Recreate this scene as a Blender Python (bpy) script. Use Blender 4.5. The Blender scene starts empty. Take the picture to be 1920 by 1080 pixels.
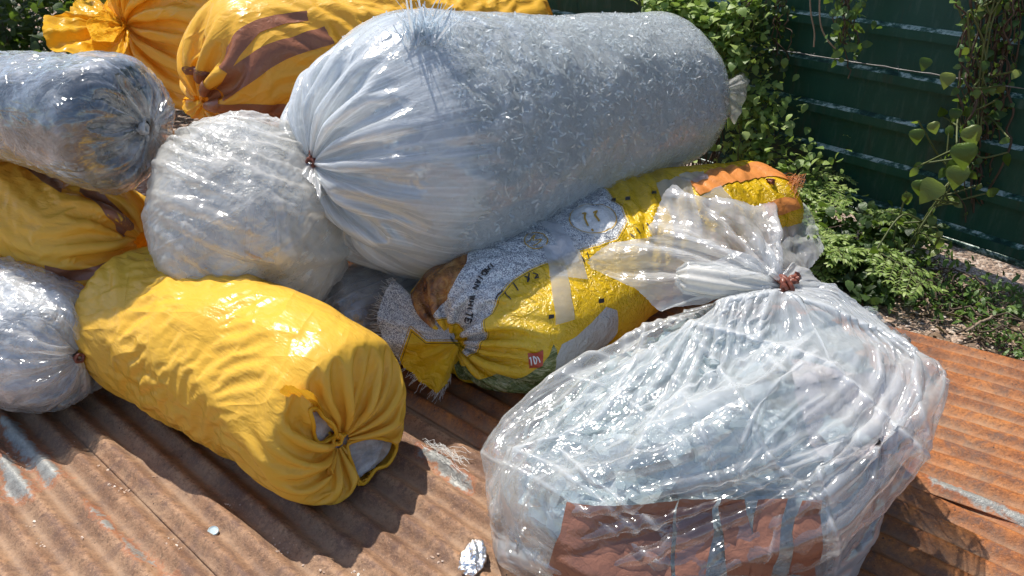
import bpy, math, random, time
import numpy as np
from mathutils import Vector, Matrix
from concurrent.futures import ThreadPoolExecutor
R = math.radians
T0 = time.time()
S = bpy.context.scene
# ------------------------------------------------------------------ camera
CAMZ, PITCH, FPX = 1.5, 28.0, 1450.0
cam_d = bpy.data.cameras.new('camera')
cam = bpy.data.objects.new('camera', cam_d)
S.collection.objects.link(cam)
cam.location = (0, 0, CAMZ)
cam.rotation_euler = (R(90 - PITCH), 0, 0)
cam_d.sensor_width = 36
cam_d.lens = 36 * FPX / 1920
cam_d.clip_start = 0.02
cam_d.clip_end = 500
S.camera = cam
# ------------------------------------------------------------------ light
SUN_AZ, SUN_EL = -36.0, 63.0        # azimuth measured from +Y towards +X (the view direction)
w = bpy.data.worlds.new('World'); S.world = w; w.use_nodes = True
wn = w.node_tree.nodes; wl = w.node_tree.links
sky = wn.new('ShaderNodeTexSky'); sky.sky_type = 'NISHITA'; sky.sun_disc = False
sky.sun_elevation = R(SUN_EL); sky.sun_rotation = R(SUN_AZ)
sky.air_density = 1.0; sky.dust_density = 1.0
wl.new(sky.outputs[0], wn['Background'].inputs[0]); wn['Background'].inputs[1].default_value = 0.13
sd = bpy.data.lights.new('sun', 'SUN'); sd.energy = 4.6; sd.angle = R(0.5); sd.color = (1, .95, .87)
so = bpy.data.objects.new('sun', sd); S.collection.objects.link(so)
sdir = Vector((math.sin(R(SUN_AZ)) * math.cos(R(SUN_EL)), math.cos(R(SUN_AZ)) * math.cos(R(SUN_EL)), math.sin(R(SUN_EL))))
so.rotation_euler = sdir.to_track_quat('Z', 'Y').to_euler()
so.location = sdir * 20
S.view_settings.view_transform = 'Standard'; S.view_settings.look = 'None'
S.view_settings.exposure = 0.34; S.view_settings.gamma = 1; S.view_settings.use_curve_mapping = False
S.cycles.max_bounces = 8; S.cycles.transparent_max_bounces = 14
S.cycles.diffuse_bounces = 4; S.cycles.glossy_bounces = 3
S.cycles.caustics_reflective = False; S.cycles.caustics_refractive = False
S.cycles.use_denoising = True; S.cycles.use_adaptive_sampling = True; S.cycles.adaptive_threshold = .03
S.cycles.sample_clamp_indirect = 4
# ------------------------------------------------------------------ helpers
cp, sp_ = math.cos(R(PITCH)), math.sin(R(PITCH))
def ray(px, py):
    a, b = px - 960, -(py - 540)
    return np.array((a, cp * FPX + sp_ * b, -sp_ * FPX + cp * b))
def P(px, py, z):                   # point at height z seen at a pixel
    d = ray(px, py); return np.array((0, 0, CAMZ)) + d * ((z - CAMZ) / d[2])
def PY(px, py, y):
    d = ray(px, py); return np.array((0, 0, CAMZ)) + d * (y / d[1])
def proj(p):
    p = np.asarray(p, float); x = p[..., 0]; y = p[..., 1]; z = p[..., 2] - CAMZ
    dep = cp * y - sp_ * z; up = sp_ * y + cp * z
    return np.stack((960 + FPX * x / dep, 540 - FPX * up / dep, dep), -1)

def link(o, parent=None):
    S.collection.objects.link(o)
    if parent is not None: o.parent = parent
    return o
def tag(o, label=None, cat=None, group=None, kind=None):
    if label: o['label'] = label
    if cat: o['category'] = cat
    if group: o['group'] = group
    if kind: o['kind'] = kind
    return o
def thing(name, label, cat, loc=(0, 0, 0), group=None):
    o = bpy.data.objects.new(name, None); o.empty_display_size = .1
    o.location = loc; link(o)
    return tag(o, label, cat, group)
def mesh_np(name, V, F, mat=None, parent=None, attrs=None, uv=None, smooth=True, mats=None, fmat=None):
    """V (n,3) world coordinates; F list of arrays (m,3)/(m,4)."""
    me = bpy.data.meshes.new(name)
    V = np.asarray(V, np.float32)
    if parent is not None:
        V = V - np.array(parent.location, np.float32)
    if isinstance(F, np.ndarray): F = [F]
    F = [np.asarray(f, np.int32) for f in F if len(f)]
    me.vertices.add(len(V)); me.vertices.foreach_set('co', V.ravel())
    nl = sum(f.size for f in F); nf = sum(len(f) for f in F)
    me.loops.add(nl); me.loops.foreach_set('vertex_index', np.concatenate([f.ravel() for f in F]))
    me.polygons.add(nf)
    tot = np.concatenate([np.full(len(f), f.shape[1], np.int32) for f in F])
    me.polygons.foreach_set('loop_start', np.concatenate(([0], np.cumsum(tot)[:-1])).astype(np.int32))
    me.polygons.foreach_set('loop_total', tot)
    me.update(calc_edges=True)
    me.polygons.foreach_set('use_smooth', np.full(nf, smooth))
    if uv is not None:
        l = me.uv_layers.new(name='UVMap')
        idx = np.concatenate([f.ravel() for f in F])
        uvv = uv if len(uv) == nl else uv[idx]
        l.data.foreach_set('uv', np.asarray(uvv, np.float32).ravel())
    for k, a in (attrs or {}).items():
        a = np.asarray(a, np.float32)
        at = me.attributes.new(k, 'FLOAT', 'POINT'); at.data.foreach_set('value', a.ravel())
    if mats:
        for m in mats: me.materials.append(m)
        if fmat is not None: me.polygons.foreach_set('material_index', np.asarray(fmat, np.int32))
    elif mat: me.materials.append(mat)
    me.validate()
    o = bpy.data.objects.new(name, me)
    return link(o, parent)
def grid_faces(nv, nu, wrap):
    j, i = np.meshgrid(np.arange(nv - 1), np.arange(nu if wrap else nu - 1), indexing='ij')
    i2 = (i + 1) % nu
    return np.stack((j * nu + i, j * nu + i2, (j + 1) * nu + i2, (j + 1) * nu + i), -1).reshape(-1, 4)

# smooth value noise on numpy arrays (hash lattice, 3-D)
def _h(ix, iy, iz, s):
    n = (ix * 374761393 + iy * 668265263 + iz * 2147483647 + s * 1274126177) & 0xFFFFFFFF
    n = ((n ^ (n >> 13)) * 1274126177) & 0xFFFFFFFF
    n = (n ^ (n >> 16)) & 0xFFFFFFFF
    return n.astype(np.float32) / 4294967295.0
def vnoise(p, f=1.0, seed=0):
    q = np.asarray(p, np.float64) * f + 1000.0
    i = np.floor(q).astype(np.int64); t = (q - i); t = t * t * (3 - 2 * t)
    r = 0
    for dx in (0, 1):
        wx = t[..., 0] if dx else 1 - t[..., 0]
        for dy in (0, 1):
            wy = t[..., 1] if dy else 1 - t[..., 1]
            for dz in (0, 1):
                wz = t[..., 2] if dz else 1 - t[..., 2]
                r = r + wx * wy * wz * _h(i[..., 0] + dx, i[..., 1] + dy, i[..., 2] + dz, seed)
    return (r * 2 - 1).astype(np.float32)
def fbm(p, f, seed=0, o=3, g=.5):
    r = 0; a = 1.0; t = 0
    for k in range(o):
        r = r + a * vnoise(p, f * 2 ** k, seed + k); t += a; a *= g
    return r / t
def facets(p, f, seed=0, n=7, warp=.35):
    """crumpled-film height: triangle waves in random directions, warped."""
    rs = np.random.RandomState(seed); r = 0
    wv = np.stack([fbm(p, f * .6, seed + 50 + k, 2) for k in range(3)], -1) * warp / f
    q = p + wv
    for k in range(n):
        d = rs.randn(3); d /= np.linalg.norm(d)
        fr = f * rs.uniform(.6, 1.9)
        x = (q @ d) * fr + rs.rand()
        r = r + (np.abs((x % 1) * 2 - 1) - .5) * f / fr
    return r / n * 2
# ------------------------------------------------------------------ bag surfaces
def catmull(K, n):
    K = np.asarray(K, float); m = len(K) - 1
    A = np.vstack((2 * K[0] - K[1], K, 2 * K[-1] - K[-2]))
    t = np.linspace(0, m - 1e-9, n); i = t.astype(int); f = (t - i)[:, None]
    p0, p1, p2, p3 = A[i], A[i + 1], A[i + 2], A[i + 3]
    return .5 * (2 * p1 + (p2 - p0) * f + (2 * p0 - 5 * p1 + 4 * p2 - p3) * f ** 2 + (3 * p1 - p0 - 3 * p2 + p3) * f ** 3)
def resample(st, nv, sm=.035):
    K = np.asarray(st, float)
    for n in (1500, 1500, nv):
        d = np.linalg.norm(np.diff(K, axis=0) * np.array((1, 1, 1, 1, 0.)), axis=1)
        s = np.concatenate(([0], np.cumsum(d))); s /= s[-1]
        K = np.stack([np.interp(np.linspace(0, 1, n), s, K[:, k]) for k in range(K.shape[1])], -1)
        if n != nv:
            w_ = int(1500 * sm); ker = np.hanning(w_ + 2)[1:-1]; ker /= ker.sum(); h = w_ // 2
            Q = K.copy()
            for k in range(K.shape[1]):
                a = np.concatenate((2 * K[0, k] - K[h:0:-1, k], K[:, k], 2 * K[-1, k] - K[-2:-h - 2:-1, k]))
                Q[:, k] = np.convolve(a, ker, 'same')[h:h + 1500]
            K = Q
    K[:, 3:] = np.maximum(K[:, 3:], .004)
    return K
def ringbag(levels, nu, nv, sq=2.5, floor=None, lump=None, post=None):
    """upright bag: rows x,y,z,rx,ry stacked from the bottom centre to the neck"""
    K = resample(levels, nv, .03)
    a = np.linspace(0, 2 * np.pi, nu, endpoint=False); ca, sa = np.cos(a), np.sin(a)
    k = (np.abs(ca) ** sq + np.abs(sa) ** sq) ** (-1 / sq); ca, sa = ca * k, sa * k
    B = np.stack((K[:, None, 0] + K[:, 3, None] * ca, K[:, None, 1] + K[:, 4, None] * sa, K[:, None, 2] + 0 * ca), -1)
    if post is not None: B = post(B)
    B = B.astype(np.float32); N = normals(B)
    if lump is not None:
        env = np.clip(np.minimum(np.arange(nv), np.arange(nv)[::-1]) / (nv * .1), 0, 1)[:, None]
        B = B + N * (lump(B) * env)[..., None]; N = normals(B)
    if floor is not None: B[..., 2] = np.maximum(B[..., 2], floor)
    return dict(B=B, N=N, R=K[:, 3])
def tube(st, nu, nv, sq=2.0, floor=None, lump=None, post=None):
    """st: rows x,y,z,ru,rz ; returns dict with B (nv,nu,3), N."""
    K = resample(st, nv)
    # smooth tangent from a quadratic fit of the centre line over its own chord
    C = np.asarray(st, float)[:, :3]
    ch = C[-1] - C[0]; chn = ch / np.linalg.norm(ch)
    prm = K[:, :3] @ chn
    co = [np.polyfit(prm, K[:, k], 2) for k in range(3)]
    T = np.stack([2 * c[0] * prm + c[1] for c in co], -1); T /= np.linalg.norm(T, axis=1)[:, None]
    side = np.cross(T, (0, 0, 1.)); side /= np.linalg.norm(side, axis=1)[:, None]
    upv = np.cross(side, T)
    a = np.linspace(0, 2 * np.pi, nu, endpoint=False)
    ca, sa = np.cos(a), np.sin(a)
    if sq != 2.0:
        k = (np.abs(ca) ** sq + np.abs(sa) ** sq) ** (-1 / sq); ca, sa = ca * k, sa * k
    B = K[:, None, :3] + side[:, None] * (K[:, 3, None] * ca)[..., None] + upv[:, None] * (K[:, 4, None] * sa)[..., None]
    if floor is not None:
        z = B[..., 2] - floor; kk = .05
        B[..., 2] = floor + np.where(z > kk, z, kk * np.exp(np.minimum((z - kk) / kk, 0)) )
    if post is not None: B = post(B)
    B = B.astype(np.float32)
    N = normals(B)
    if lump is not None:
        env = np.clip(np.minimum(np.arange(nv), np.arange(nv)[::-1]) / (nv * .12), 0, 1)[:, None]
        h = lump(B) * env
        B = B + N * h[..., None]; N = normals(B)
    return dict(B=B, N=N, R=K[:, 3])
def normals(B):
    du = np.roll(B, -1, 1) - np.roll(B, 1, 1)
    dv = np.empty_like(B); dv[1:-1] = B[2:] - B[:-2]; dv[0] = B[1] - B[0]; dv[-1] = B[-1] - B[-2]
    N = np.cross(dv, du); l = np.linalg.norm(N, axis=2)[..., None]
    N = -N / np.maximum(l, 1e-9)
    # outward check
    c = B.mean(1, keepdims=True)
    if np.mean(np.sum((B - c) * N, 2)) < 0: N = -N
    return N
def relax(b, ex=1.04, ey=1.03, gather=2.2, it=(60, 60, 40), seed=1, pleats=(34, 34), amp=(.02, .02), noise=.004, maxoff=.06,
          hold=.004, drop=0.0, bend=.3, gl=(.18, .18), slack=.9, inner=0.0, drape=None):
    """position-based cloth on the bag's surface: more film than the contents need, so it buckles into folds.
    solved on a coarse grid first (big folds) and then on finer ones (creases)."""
    rs = np.random.RandomState(seed)
    off = None
    for lv, st in enumerate((4, 2, 1)):
        B = np.ascontiguousarray(b['B'][::st, ::st]); N = np.ascontiguousarray(b['N'][::st, ::st]); nv, nu = B.shape[:2]
        lu = np.linalg.norm(np.roll(B, -1, 1) - B, axis=2); per = lu.sum(1); full = np.percentile(per, 70)
        g2 = gather if isinstance(gather, tuple) else (gather, gather); vq = np.linspace(0, 1, nv)
        full_ = full if max(g2) > 1.0 else 0
        ga = 1 + (g2[0] - 1) * np.clip(1.25 - vq / (gl[0] * 1.1), 0, 1) + (g2[1] - 1) * np.clip(1.25 - (1 - vq) / (gl[1] * 1.1), 0, 1)
        tgt = np.minimum(np.maximum(per, full * .93), per * ga)
        sl = np.clip(1 + slack * 1.6 * fbm(B + 7, 2.6, seed + 31, 2), 0, 2.5)
        Lu = (lu * (tgt / per)[:, None] * (1 + (ex - 1) * sl)).astype(np.float32)
        lv_ = np.linalg.norm(B[1:] - B[:-1], axis=2); Lv = (lv_ * (1 + (ey - 1) * sl[1:])).astype(np.float32)
        if off is None:
            X = B + N * (noise * 2 * (1 + fbm(B, 9, seed, 3)))[..., None]
            u = np.arange(nu) / nu; v = np.linspace(0, 1, nv)
            if drape:                 # long slack folds: (angle, folds per metre, height)
                an, fr_, am = drape; cu, cv = lu.sum(1).max(), lv_.mean(1).sum()
                U = u[None] * cu; V = v[:, None] * cv; U, V = np.broadcast_arrays(U, V)
                env = np.clip(np.minimum(v, 1 - v) / .15, 0, 1)[:, None]; seam = np.clip(np.minimum(u, 1 - u) / .06, 0, 1)[None]
                for k in range(2):
                    a_ = R(an) * (1 if k == 0 else .6) + .5 * fbm(np.stack((U, V, 0 * U), -1), 1.2, seed + 60 + k, 2)
                    q = np.stack(((U * np.cos(a_) + V * np.sin(a_)) * fr_ * (1 + .4 * k), (V * np.cos(a_) - U * np.sin(a_)) * fr_ * .22, 0 * U + k * 9), -1)
                    rdg = (1 - np.abs(fbm(q, 1.0, seed + 70 + k, 2)) * 3).clip(0, 1) ** 1.5
                    msk = np.clip(.5 + 1.8 * fbm(np.stack((U, V, 0 * U), -1), 2.2, seed + 80 + k, 2), 0, 1)
                    X = X + N * (rdg * msk * am * env * seam / (1 + k))[..., None]
            for e in (0, 1):
                if pleats[e]:
                    n = pleats[e]; ph = np.cumsum(rs.uniform(.35, 1.7, n)); ph = np.concatenate(([0], ph / ph[-1]))
                    dist = v if e == 0 else 1 - v
                    uu = u[None] + .02 * fbm(np.stack(np.broadcast_arrays(u[None] * 3, dist[:, None] * 4, 0 * u[None]), -1), 1, seed + e, 2)
                    q = np.interp(uu % 1, ph, np.arange(n + 1))
                    hgt = np.interp(q, np.arange(n + 1), np.append(rs.uniform(.2, 1, n), .6))
                    wv = (1 - np.cos(2 * np.pi * q)) * .5 * hgt
                    reach = gl[e] * np.interp(q, np.arange(n + 1), np.append(rs.uniform(.35, 1.5, n), 1.))
                    env = np.clip(1 - dist[:, None] / reach, 0, 1) ** 1.2 * np.clip(dist[:, None] / .03, .2, 1)
                    X = X + N * (wv * env * amp[e])[..., None]
        else:
            X = B + refine(off)[:nv, :nu] + N * (noise * .35 * fbm(B, 30, seed + lv, 2))[..., None]
        X = X.astype(np.float32)
        Ld = np.sqrt(((Lu[:-1] + Lu[1:]) / 2) ** 2 + Lv ** 2)
        def solve(a, c, L, k, one=False):
            d = c - a; l = np.sqrt(np.einsum('...k,...k', d, d)) + 1e-9
            g = (l - L) / l
            if one: g = np.minimum(g, 0)
            d *= (k * .5 * g)[..., None]
            return d
        od = np.arange(1, nu, 2); odn = (od + 1) % nu
        for t in range(it[lv]):
            d = solve(X[:, 0::2], X[:, 1::2], Lu[:, 0::2], 1.0); X[:, 0::2] += d; X[:, 1::2] -= d
            a = X[:, od]; c = X[:, odn]; d = solve(a, c, Lu[:, od], 1.0); X[:, od] = a + d; X[:, odn] = c - d
            for o in (0, 1):
                A = X[o:-1:2]; C = X[o + 1::2]; m = min(len(A), len(C))
                d = solve(A[:m], C[:m], Lv[o::2][:m], 1.0); A[:m] += d; C[:m] -= d
            for sh in (1, -1):
                for o in (0, 1):
                    A = X[o:-1:2]; C = np.roll(X[o + 1::2], -sh, 1); m = min(len(A), len(C))
                    d = solve(A[:m], C[:m], Ld[o::2][:m], .4)
                    A[:m] += d; X[o + 1::2][:m] -= np.roll(d, sh, 1)
            for k in ((2,), (2, 4), (2, 5))[lv]:
                q = np.roll(X, -k, 1); L = Lu * (k * .97)
                d = solve(X, q, L, bend, True); X += d * .5; X -= np.roll(d, k, 1) * .5
                d = solve(X[:-k], X[k:], Lv[:nv - k] * (k * .97), bend, True)
                X[:-k] += d * .5; X[k:] -= d * .5
            if drop: X[..., 2] -= drop
            D = X - B; h = np.einsum('...k,...k', D, N)
            hn = np.clip(h, -inner, maxoff)
            D -= N * h[..., None]
            X[:] = B + D * (1 - hold) + N * hn[..., None]
        off = X - B
    b['X'] = X
    return b
def refine(X, wrap=True):
    """one Catmull-Clark-like upsample of a grid (cubic interpolation)."""
    def up(A, wrap):
        if wrap:
            m = (9 * (A + np.roll(A, -1, 0)) - np.roll(A, 1, 0) - np.roll(A, -2, 0)) / 16
            o = np.empty((2 * len(A),) + A.shape[1:], A.dtype); o[0::2] = A; o[1::2] = m; return o
        E = np.concatenate((A[:1], A, A[-1:]))
        m = (9 * (E[1:-2] + E[2:-1]) - E[:-3] - E[3:]) / 16
        o = np.empty((2 * len(A) - 1,) + A.shape[1:], A.dtype); o[0::2] = A; o[1::2] = m; return o
    X = up(X, False)
    X = np.swapaxes(up(np.swapaxes(X, 0, 1), wrap), 0, 1)
    return X
def creases(b, seed, n=3, across=13., long_=1.7, cover=.0, sharp=13.):
    """sharp straight fold lines crossing the film in a few directions"""
    X = b['X']; U, V = metric_uv(X); r = 0; rs = np.random.RandomState(seed)
    m = U.max(); seam = np.clip(np.minimum(U, m - U) / .05, 0, 1)
    for k in range(n):
        a = rs.uniform(0, np.pi) if k else rs.uniform(-.3, .3); c, s = np.cos(a), np.sin(a)
        q = np.stack(((U * c + V * s) * across * (1 + .3 * k), (V * c - U * s) * long_, 0 * U + 5 * k), -1)
        f = (1 - np.abs(fbm(q, 1.0, seed + 7 * k, 2)) * sharp * .5).clip(0, 1) ** 1.5
        f = f * np.clip((fbm(np.stack((U, V, 0 * U + 3 * k), -1), 4, seed + 99 + k, 2) + cover) * 4, 0, 1)
        r = np.maximum(r, f)
    return r * seam
def film_surf(b, seed, lift=.004, fac=(14, .006, 30, .003), **k):
    """upsampled film surface with its crease lines raised; returns (Surf, crease field)"""
    X = refine(b['X']).astype(np.float32); ln = creases(dict(X=X), seed, **k)
    vv_ = np.linspace(0, 1, X.shape[0])[:, None]; ev = np.clip(np.minimum(vv_, 1 - vv_) / .12, .15, 1)
    X = X + normals(X) * ((facets(X, fac[0], seed, 5, .25) * fac[1] + facets(X, fac[2], seed + 9, 5, .25) * fac[3]) * ev)[..., None]
    X = (X + normals(X) * (ln * lift)[..., None]).astype(np.float32)
    return Surf(X), ln
class Surf:
    """a finished grid surface that other pieces (tape, print) can be laid on."""
    def __init__(s, X, wrap=True):
        s.X = np.ascontiguousarray(X); s.wrap = wrap; s.nv, s.nu = X.shape[:2]; s.N = normals(s.X)
        s.pj = proj(s.X); view = np.array((0, 0, CAMZ)) - s.X
        s.face = np.einsum('...k,...k', view, s.N) > 0
    def uv(s, px, py):
        d = (s.pj[..., 0] - px) ** 2 + (s.pj[..., 1] - py) ** 2
        d = np.where(s.face, d, 1e9); k = np.argmin(d); return (k % s.nu) / s.nu, (k // s.nu) / (s.nv - 1)
    def at(s, U, V, off=0.0, Nsm=None):
        U = np.asarray(U, float) % 1 if s.wrap else np.clip(U, 0, .9999); V = np.clip(np.asarray(V, float), 0, 1)
        x = U * s.nu; y = V * (s.nv - 1); i = np.floor(x).astype(int); j = np.minimum(np.floor(y).astype(int), s.nv - 2)
        fx = (x - i)[..., None]; fy = (y - j)[..., None]; i %= s.nu; i2 = (i + 1) % s.nu
        def g(A): return (A[j, i] * (1 - fx) + A[j, i2] * fx) * (1 - fy) + (A[j + 1, i] * (1 - fx) + A[j + 1, i2] * fx) * fy
        n = g(s.N); n /= np.linalg.norm(n, axis=-1)[..., None] + 1e-9
        return g(s.X) + n * off
    def path(s, pts, n=60):
        q = [s.uv(*p) for p in pts]; q = np.array(q)
        for k in range(1, len(q)):
            while q[k, 0] - q[k - 1, 0] > .5: q[k, 0] -= 1
            while q[k, 0] - q[k - 1, 0] < -.5: q[k, 0] += 1
        return q
    def strip(s, left, right, n=60, m=10, off=.002, rag=0.0, seed=0):
        """a patch between two pixel polylines laid on the surface."""
        L = s.path(left); Rr = s.path(right)
        if Rr[0, 0] - L[0, 0] > .5: Rr[:, 0] -= 1
        if Rr[0, 0] - L[0, 0] < -.5: Rr[:, 0] += 1
        def rs(q): 
            t = np.linspace(0, len(q) - 1, n); return np.stack([np.interp(t, np.arange(len(q)), q[:, k]) for k in (0, 1)], -1)
        L, Rr = rs(L), rs(Rr); t = np.linspace(0, 1, m)[None, :, None]
        Q = L[:, None] * (1 - t) + Rr[:, None] * t
        if rag:
            rr = np.random.RandomState(seed)
            Q[0] += (Q[1] - Q[0]) * rr.uniform(-rag, rag, (m, 1)); Q[-1] += (Q[-1] - Q[-2]) * rr.uniform(-rag, rag, (m, 1))
        return s.at(Q[..., 0], Q[..., 1], off)
def metric_uv(X):
    du = np.linalg.norm(np.roll(X, -1, 1) - X, axis=2).sum(1).max(); dv = np.linalg.norm(X[1:] - X[:-1], axis=2).mean(1).sum()
    nv, nu = X.shape[:2]
    V, U = np.meshgrid(np.linspace(0, dv, nv), np.linspace(0, du, nu), indexing='ij'); return U, V
def surf_mesh(name, X, mat, parent=None, attrs=None, wrap=True, keep=None, smooth=True):
    nv, nu = X.shape[:2]; F = grid_faces(nv, nu, wrap)
    if wrap and (np.einsum('...k,...k', np.cross(np.roll(X, -1, 1) - np.roll(X, 1, 1), np.gradient(X, axis=0)), X - X.mean(1, keepdims=True)).mean() < 0): F = F[:, [3, 2, 1, 0]]; flip = True
    else: flip = False
    U, V = metric_uv(X)
    uvv = np.stack((U.ravel(), V.ravel()), -1)[F.ravel()]
    if wrap:
        um = U.max() * (nu / (nu - 1)); q = uvv.reshape(-1, 4, 2); w_ = (F[:, 1] % nu) == 0 if not flip else (F[:, 2] % nu) == 0; q[w_, 1:3, 0] = um; uvv = q.reshape(-1, 2)
    if keep is not None:
        k = keep.ravel()[F].any(1); F = F[k]; uvv = uvv.reshape(-1, 4, 2)[k].reshape(-1, 2)
    return mesh_np(name, X.reshape(-1, 3), F, mat, parent, attrs, uvv, smooth)
# ------------------------------------------------------------------ materials
class NT:
    def __init__(s, name):
        s.m = bpy.data.materials.new(name); s.m.use_nodes = True; s.t = s.m.node_tree; s.t.nodes.clear()
        s.out = s.t.nodes.new('ShaderNodeOutputMaterial')
    def n(s, ty, ins=None, **kw):
        x = s.t.nodes.new(ty)
        for k, v in kw.items(): setattr(x, k, v)
        for k, v in (ins or {}).items():
            i = x.inputs[k]
            if isinstance(v, bpy.types.NodeSocket): s.t.links.new(v, i)
            else:
                if isinstance(v, tuple) and len(v) == 3 and i.type == 'RGBA': v = v + (1,)
                i.default_value = v
        return x
    def math(s, op, a, b=0.0, c=0.0, clamp=False):
        return s.n('ShaderNodeMath', {0: a, 1: b, 2: c}, operation=op, use_clamp=clamp).outputs[0]
    def noise(s, vec, scale, detail=4, rough=.55, dist=0.0, ty='FBM'):
        return s.n('ShaderNodeTexNoise', {'Vector': vec, 'Scale': scale, 'Detail': detail, 'Roughness': rough, 'Distortion': dist}, noise_type=ty).outputs[0]
    def vor(s, vec, scale, feature='F1', out='Distance'):
        return s.n('ShaderNodeTexVoronoi', {'Vector': vec, 'Scale': scale}, feature=feature).outputs[out]
    def ramp(s, fac, stops, interp='LINEAR'):
        r = s.n('ShaderNodeValToRGB', {0: fac}); e = r.color_ramp; e.interpolation = interp
        while len(e.elements) > 1: e.elements.remove(e.elements[-1])
        for k, (p, c) in enumerate(stops):
            if not isinstance(c, tuple): c = (c, c, c)
            el = e.elements[0] if k == 0 else e.elements.new(p)
            el.position = p; el.color = c + (1,)
        return r.outputs[0]
    def mix(s, f, a, b, blend='MIX'):
        x = s.n('ShaderNodeMix', data_type='RGBA', blend_type=blend)
        for k, v in ((0, f), (6, a), (7, b)):
            if isinstance(v, bpy.types.NodeSocket): s.t.links.new(v, x.inputs[k])
            else: x.inputs[k].default_value = v + (1,) if isinstance(v, tuple) else v
        return x.outputs[2]
    def bump(s, h, dist, strength=1.0, normal=None):
        i = {'Height': h, 'Distance': dist, 'Strength': strength}
        if normal is not None: i['Normal'] = normal
        return s.n('ShaderNodeBump', i).outputs[0]
    def ms(s, f, a, b): return s.n('ShaderNodeMixShader', {0: f, 1: a, 2: b}).outputs[0]
    def attr(s, n): return s.n('ShaderNodeAttribute', attribute_name=n).outputs['Fac']
    @property
    def pos(s): return s.n('ShaderNodeNewGeometry').outputs['Position']
    @property
    def uv(s): return s.n('ShaderNodeTexCoord').outputs['UV']
    def mapv(s, vec, scale=(1, 1, 1), rot=(0, 0, 0), loc=(0, 0, 0)):
        return s.n('ShaderNodeMapping', {'Vector': vec, 'Scale': scale, 'Rotation': rot, 'Location': loc}).outputs[0]
    def done(s, sh): s.t.links.new(sh, s.out.inputs[0]); return s.m
def crinkle(t, vec, f=1.0, fine=1.0):
    """height of crumpled film: ridged creases plus small facets"""
    a = t.noise(vec, 9 * f, 3, .5, .6); a = t.math('ABSOLUTE', t.math('SUBTRACT', a, .5))
    b = t.noise(vec, 26 * f, 2, .5, .8); b = t.math('ABSOLUTE', t.math('SUBTRACT', b, .5))
    h = t.math('ADD', t.math('MULTIPLY', a, 1.0), t.math('MULTIPLY', b, .38 * fine))
    return h
def crease(t, vec, ang, long_=2.0, across=16.0, sharp=9.0, seed=0.0, cover=.5):
    """long straight-ish fold lines in one direction, coming and going"""
    q = t.mapv(t.mapv(vec, (1, 1, 1), (0, 0, R(ang)), (seed, seed * 1.7, seed)), (across, long_, 1))
    n = t.noise(q, 1.0, 2, .45, .25)
    r = t.math('SUBTRACT', 1.0, t.math('MULTIPLY', t.math('ABSOLUTE', t.math('SUBTRACT', n, .5)), sharp), clamp=True)
    r = t.math('POWER', r, 1.6)
    m = t.ramp(t.noise(t.mapv(vec, (1, 1, 1), (0, 0, 0), (seed * 3, 0, 0)), 4.5, 2, .5), [(cover - .06, 0.0), (cover + .1, 1.0)])
    return t.math('MULTIPLY', r, m)
def plain(name, col, rough=.5, metal=0.0, var=.15, scale=20, bump=.001, bs=60, spec=.5, trans=0.0, rough2=None):
    t = NT(name); p = t.pos
    f = t.noise(p, scale, 5, .6)
    c = t.mix(f, tuple(x * (1 - var) for x in col), tuple(min(1, x * (1 + var)) for x in col))
    bsdf = t.n('ShaderNodeBsdfPrincipled', {'Base Color': c, 'Roughness': rough, 'Metallic': metal, 'Specular IOR Level': spec,
               'Normal': t.bump(t.noise(p, bs, 4, .6), bump)}).outputs[0]
    if trans: bsdf = t.ms(trans, bsdf, t.n('ShaderNodeBsdfTranslucent', {'Color': c}).outputs[0])
    return t.done(bsdf)
def yellow_plastic(name, col=(.92, .53, .065), rough=.27, trans=.17, f=1.0, dist=.007):
    t = NT(name); uv = t.uv
    n1 = t.noise(t.mapv(uv, (1, 1, 1)), 3.5, 4, .55)
    c = t.mix(n1, tuple(x * .9 for x in col), tuple(min(1, x * 1.06) for x in col))
    c = t.mix(t.ramp(t.noise(uv, 6, 8, .72, .5), [(.54, 0.0), (.75, .35)]), c, (.50, .27, .06))
    h = crinkle(t, t.mapv(uv, (1.5, .8, 1)), f)
    long_ = t.noise(t.mapv(uv, (26, 3.0, 1)), 1.0, 3, .5, .4)
    h = t.math('ADD', h, t.math('MULTIPLY', long_, .35))
    for k_, (an, lo_, ac_, w_) in enumerate(((20, 2.2, 9, .5), (-50, 2.6, 12, .35))):
        h = t.math('ADD', h, t.math('MULTIPLY', crease(t, uv, an, lo_, ac_, 7, k_ * 3.1 + 1, .46), w_))
    nm = t.bump(h, dist)
    b = t.n('ShaderNodeBsdfPrincipled', {'Base Color': c, 'Roughness': rough, 'Specular IOR Level': .34, 'Normal': nm}).outputs[0]
    tr = t.n('ShaderNodeBsdfTranslucent', {'Color': (1.0, .56, .04), 'Normal': nm}).outputs[0]
    sh = t.ms(trans, b, tr)
    return t.done(sh)
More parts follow.
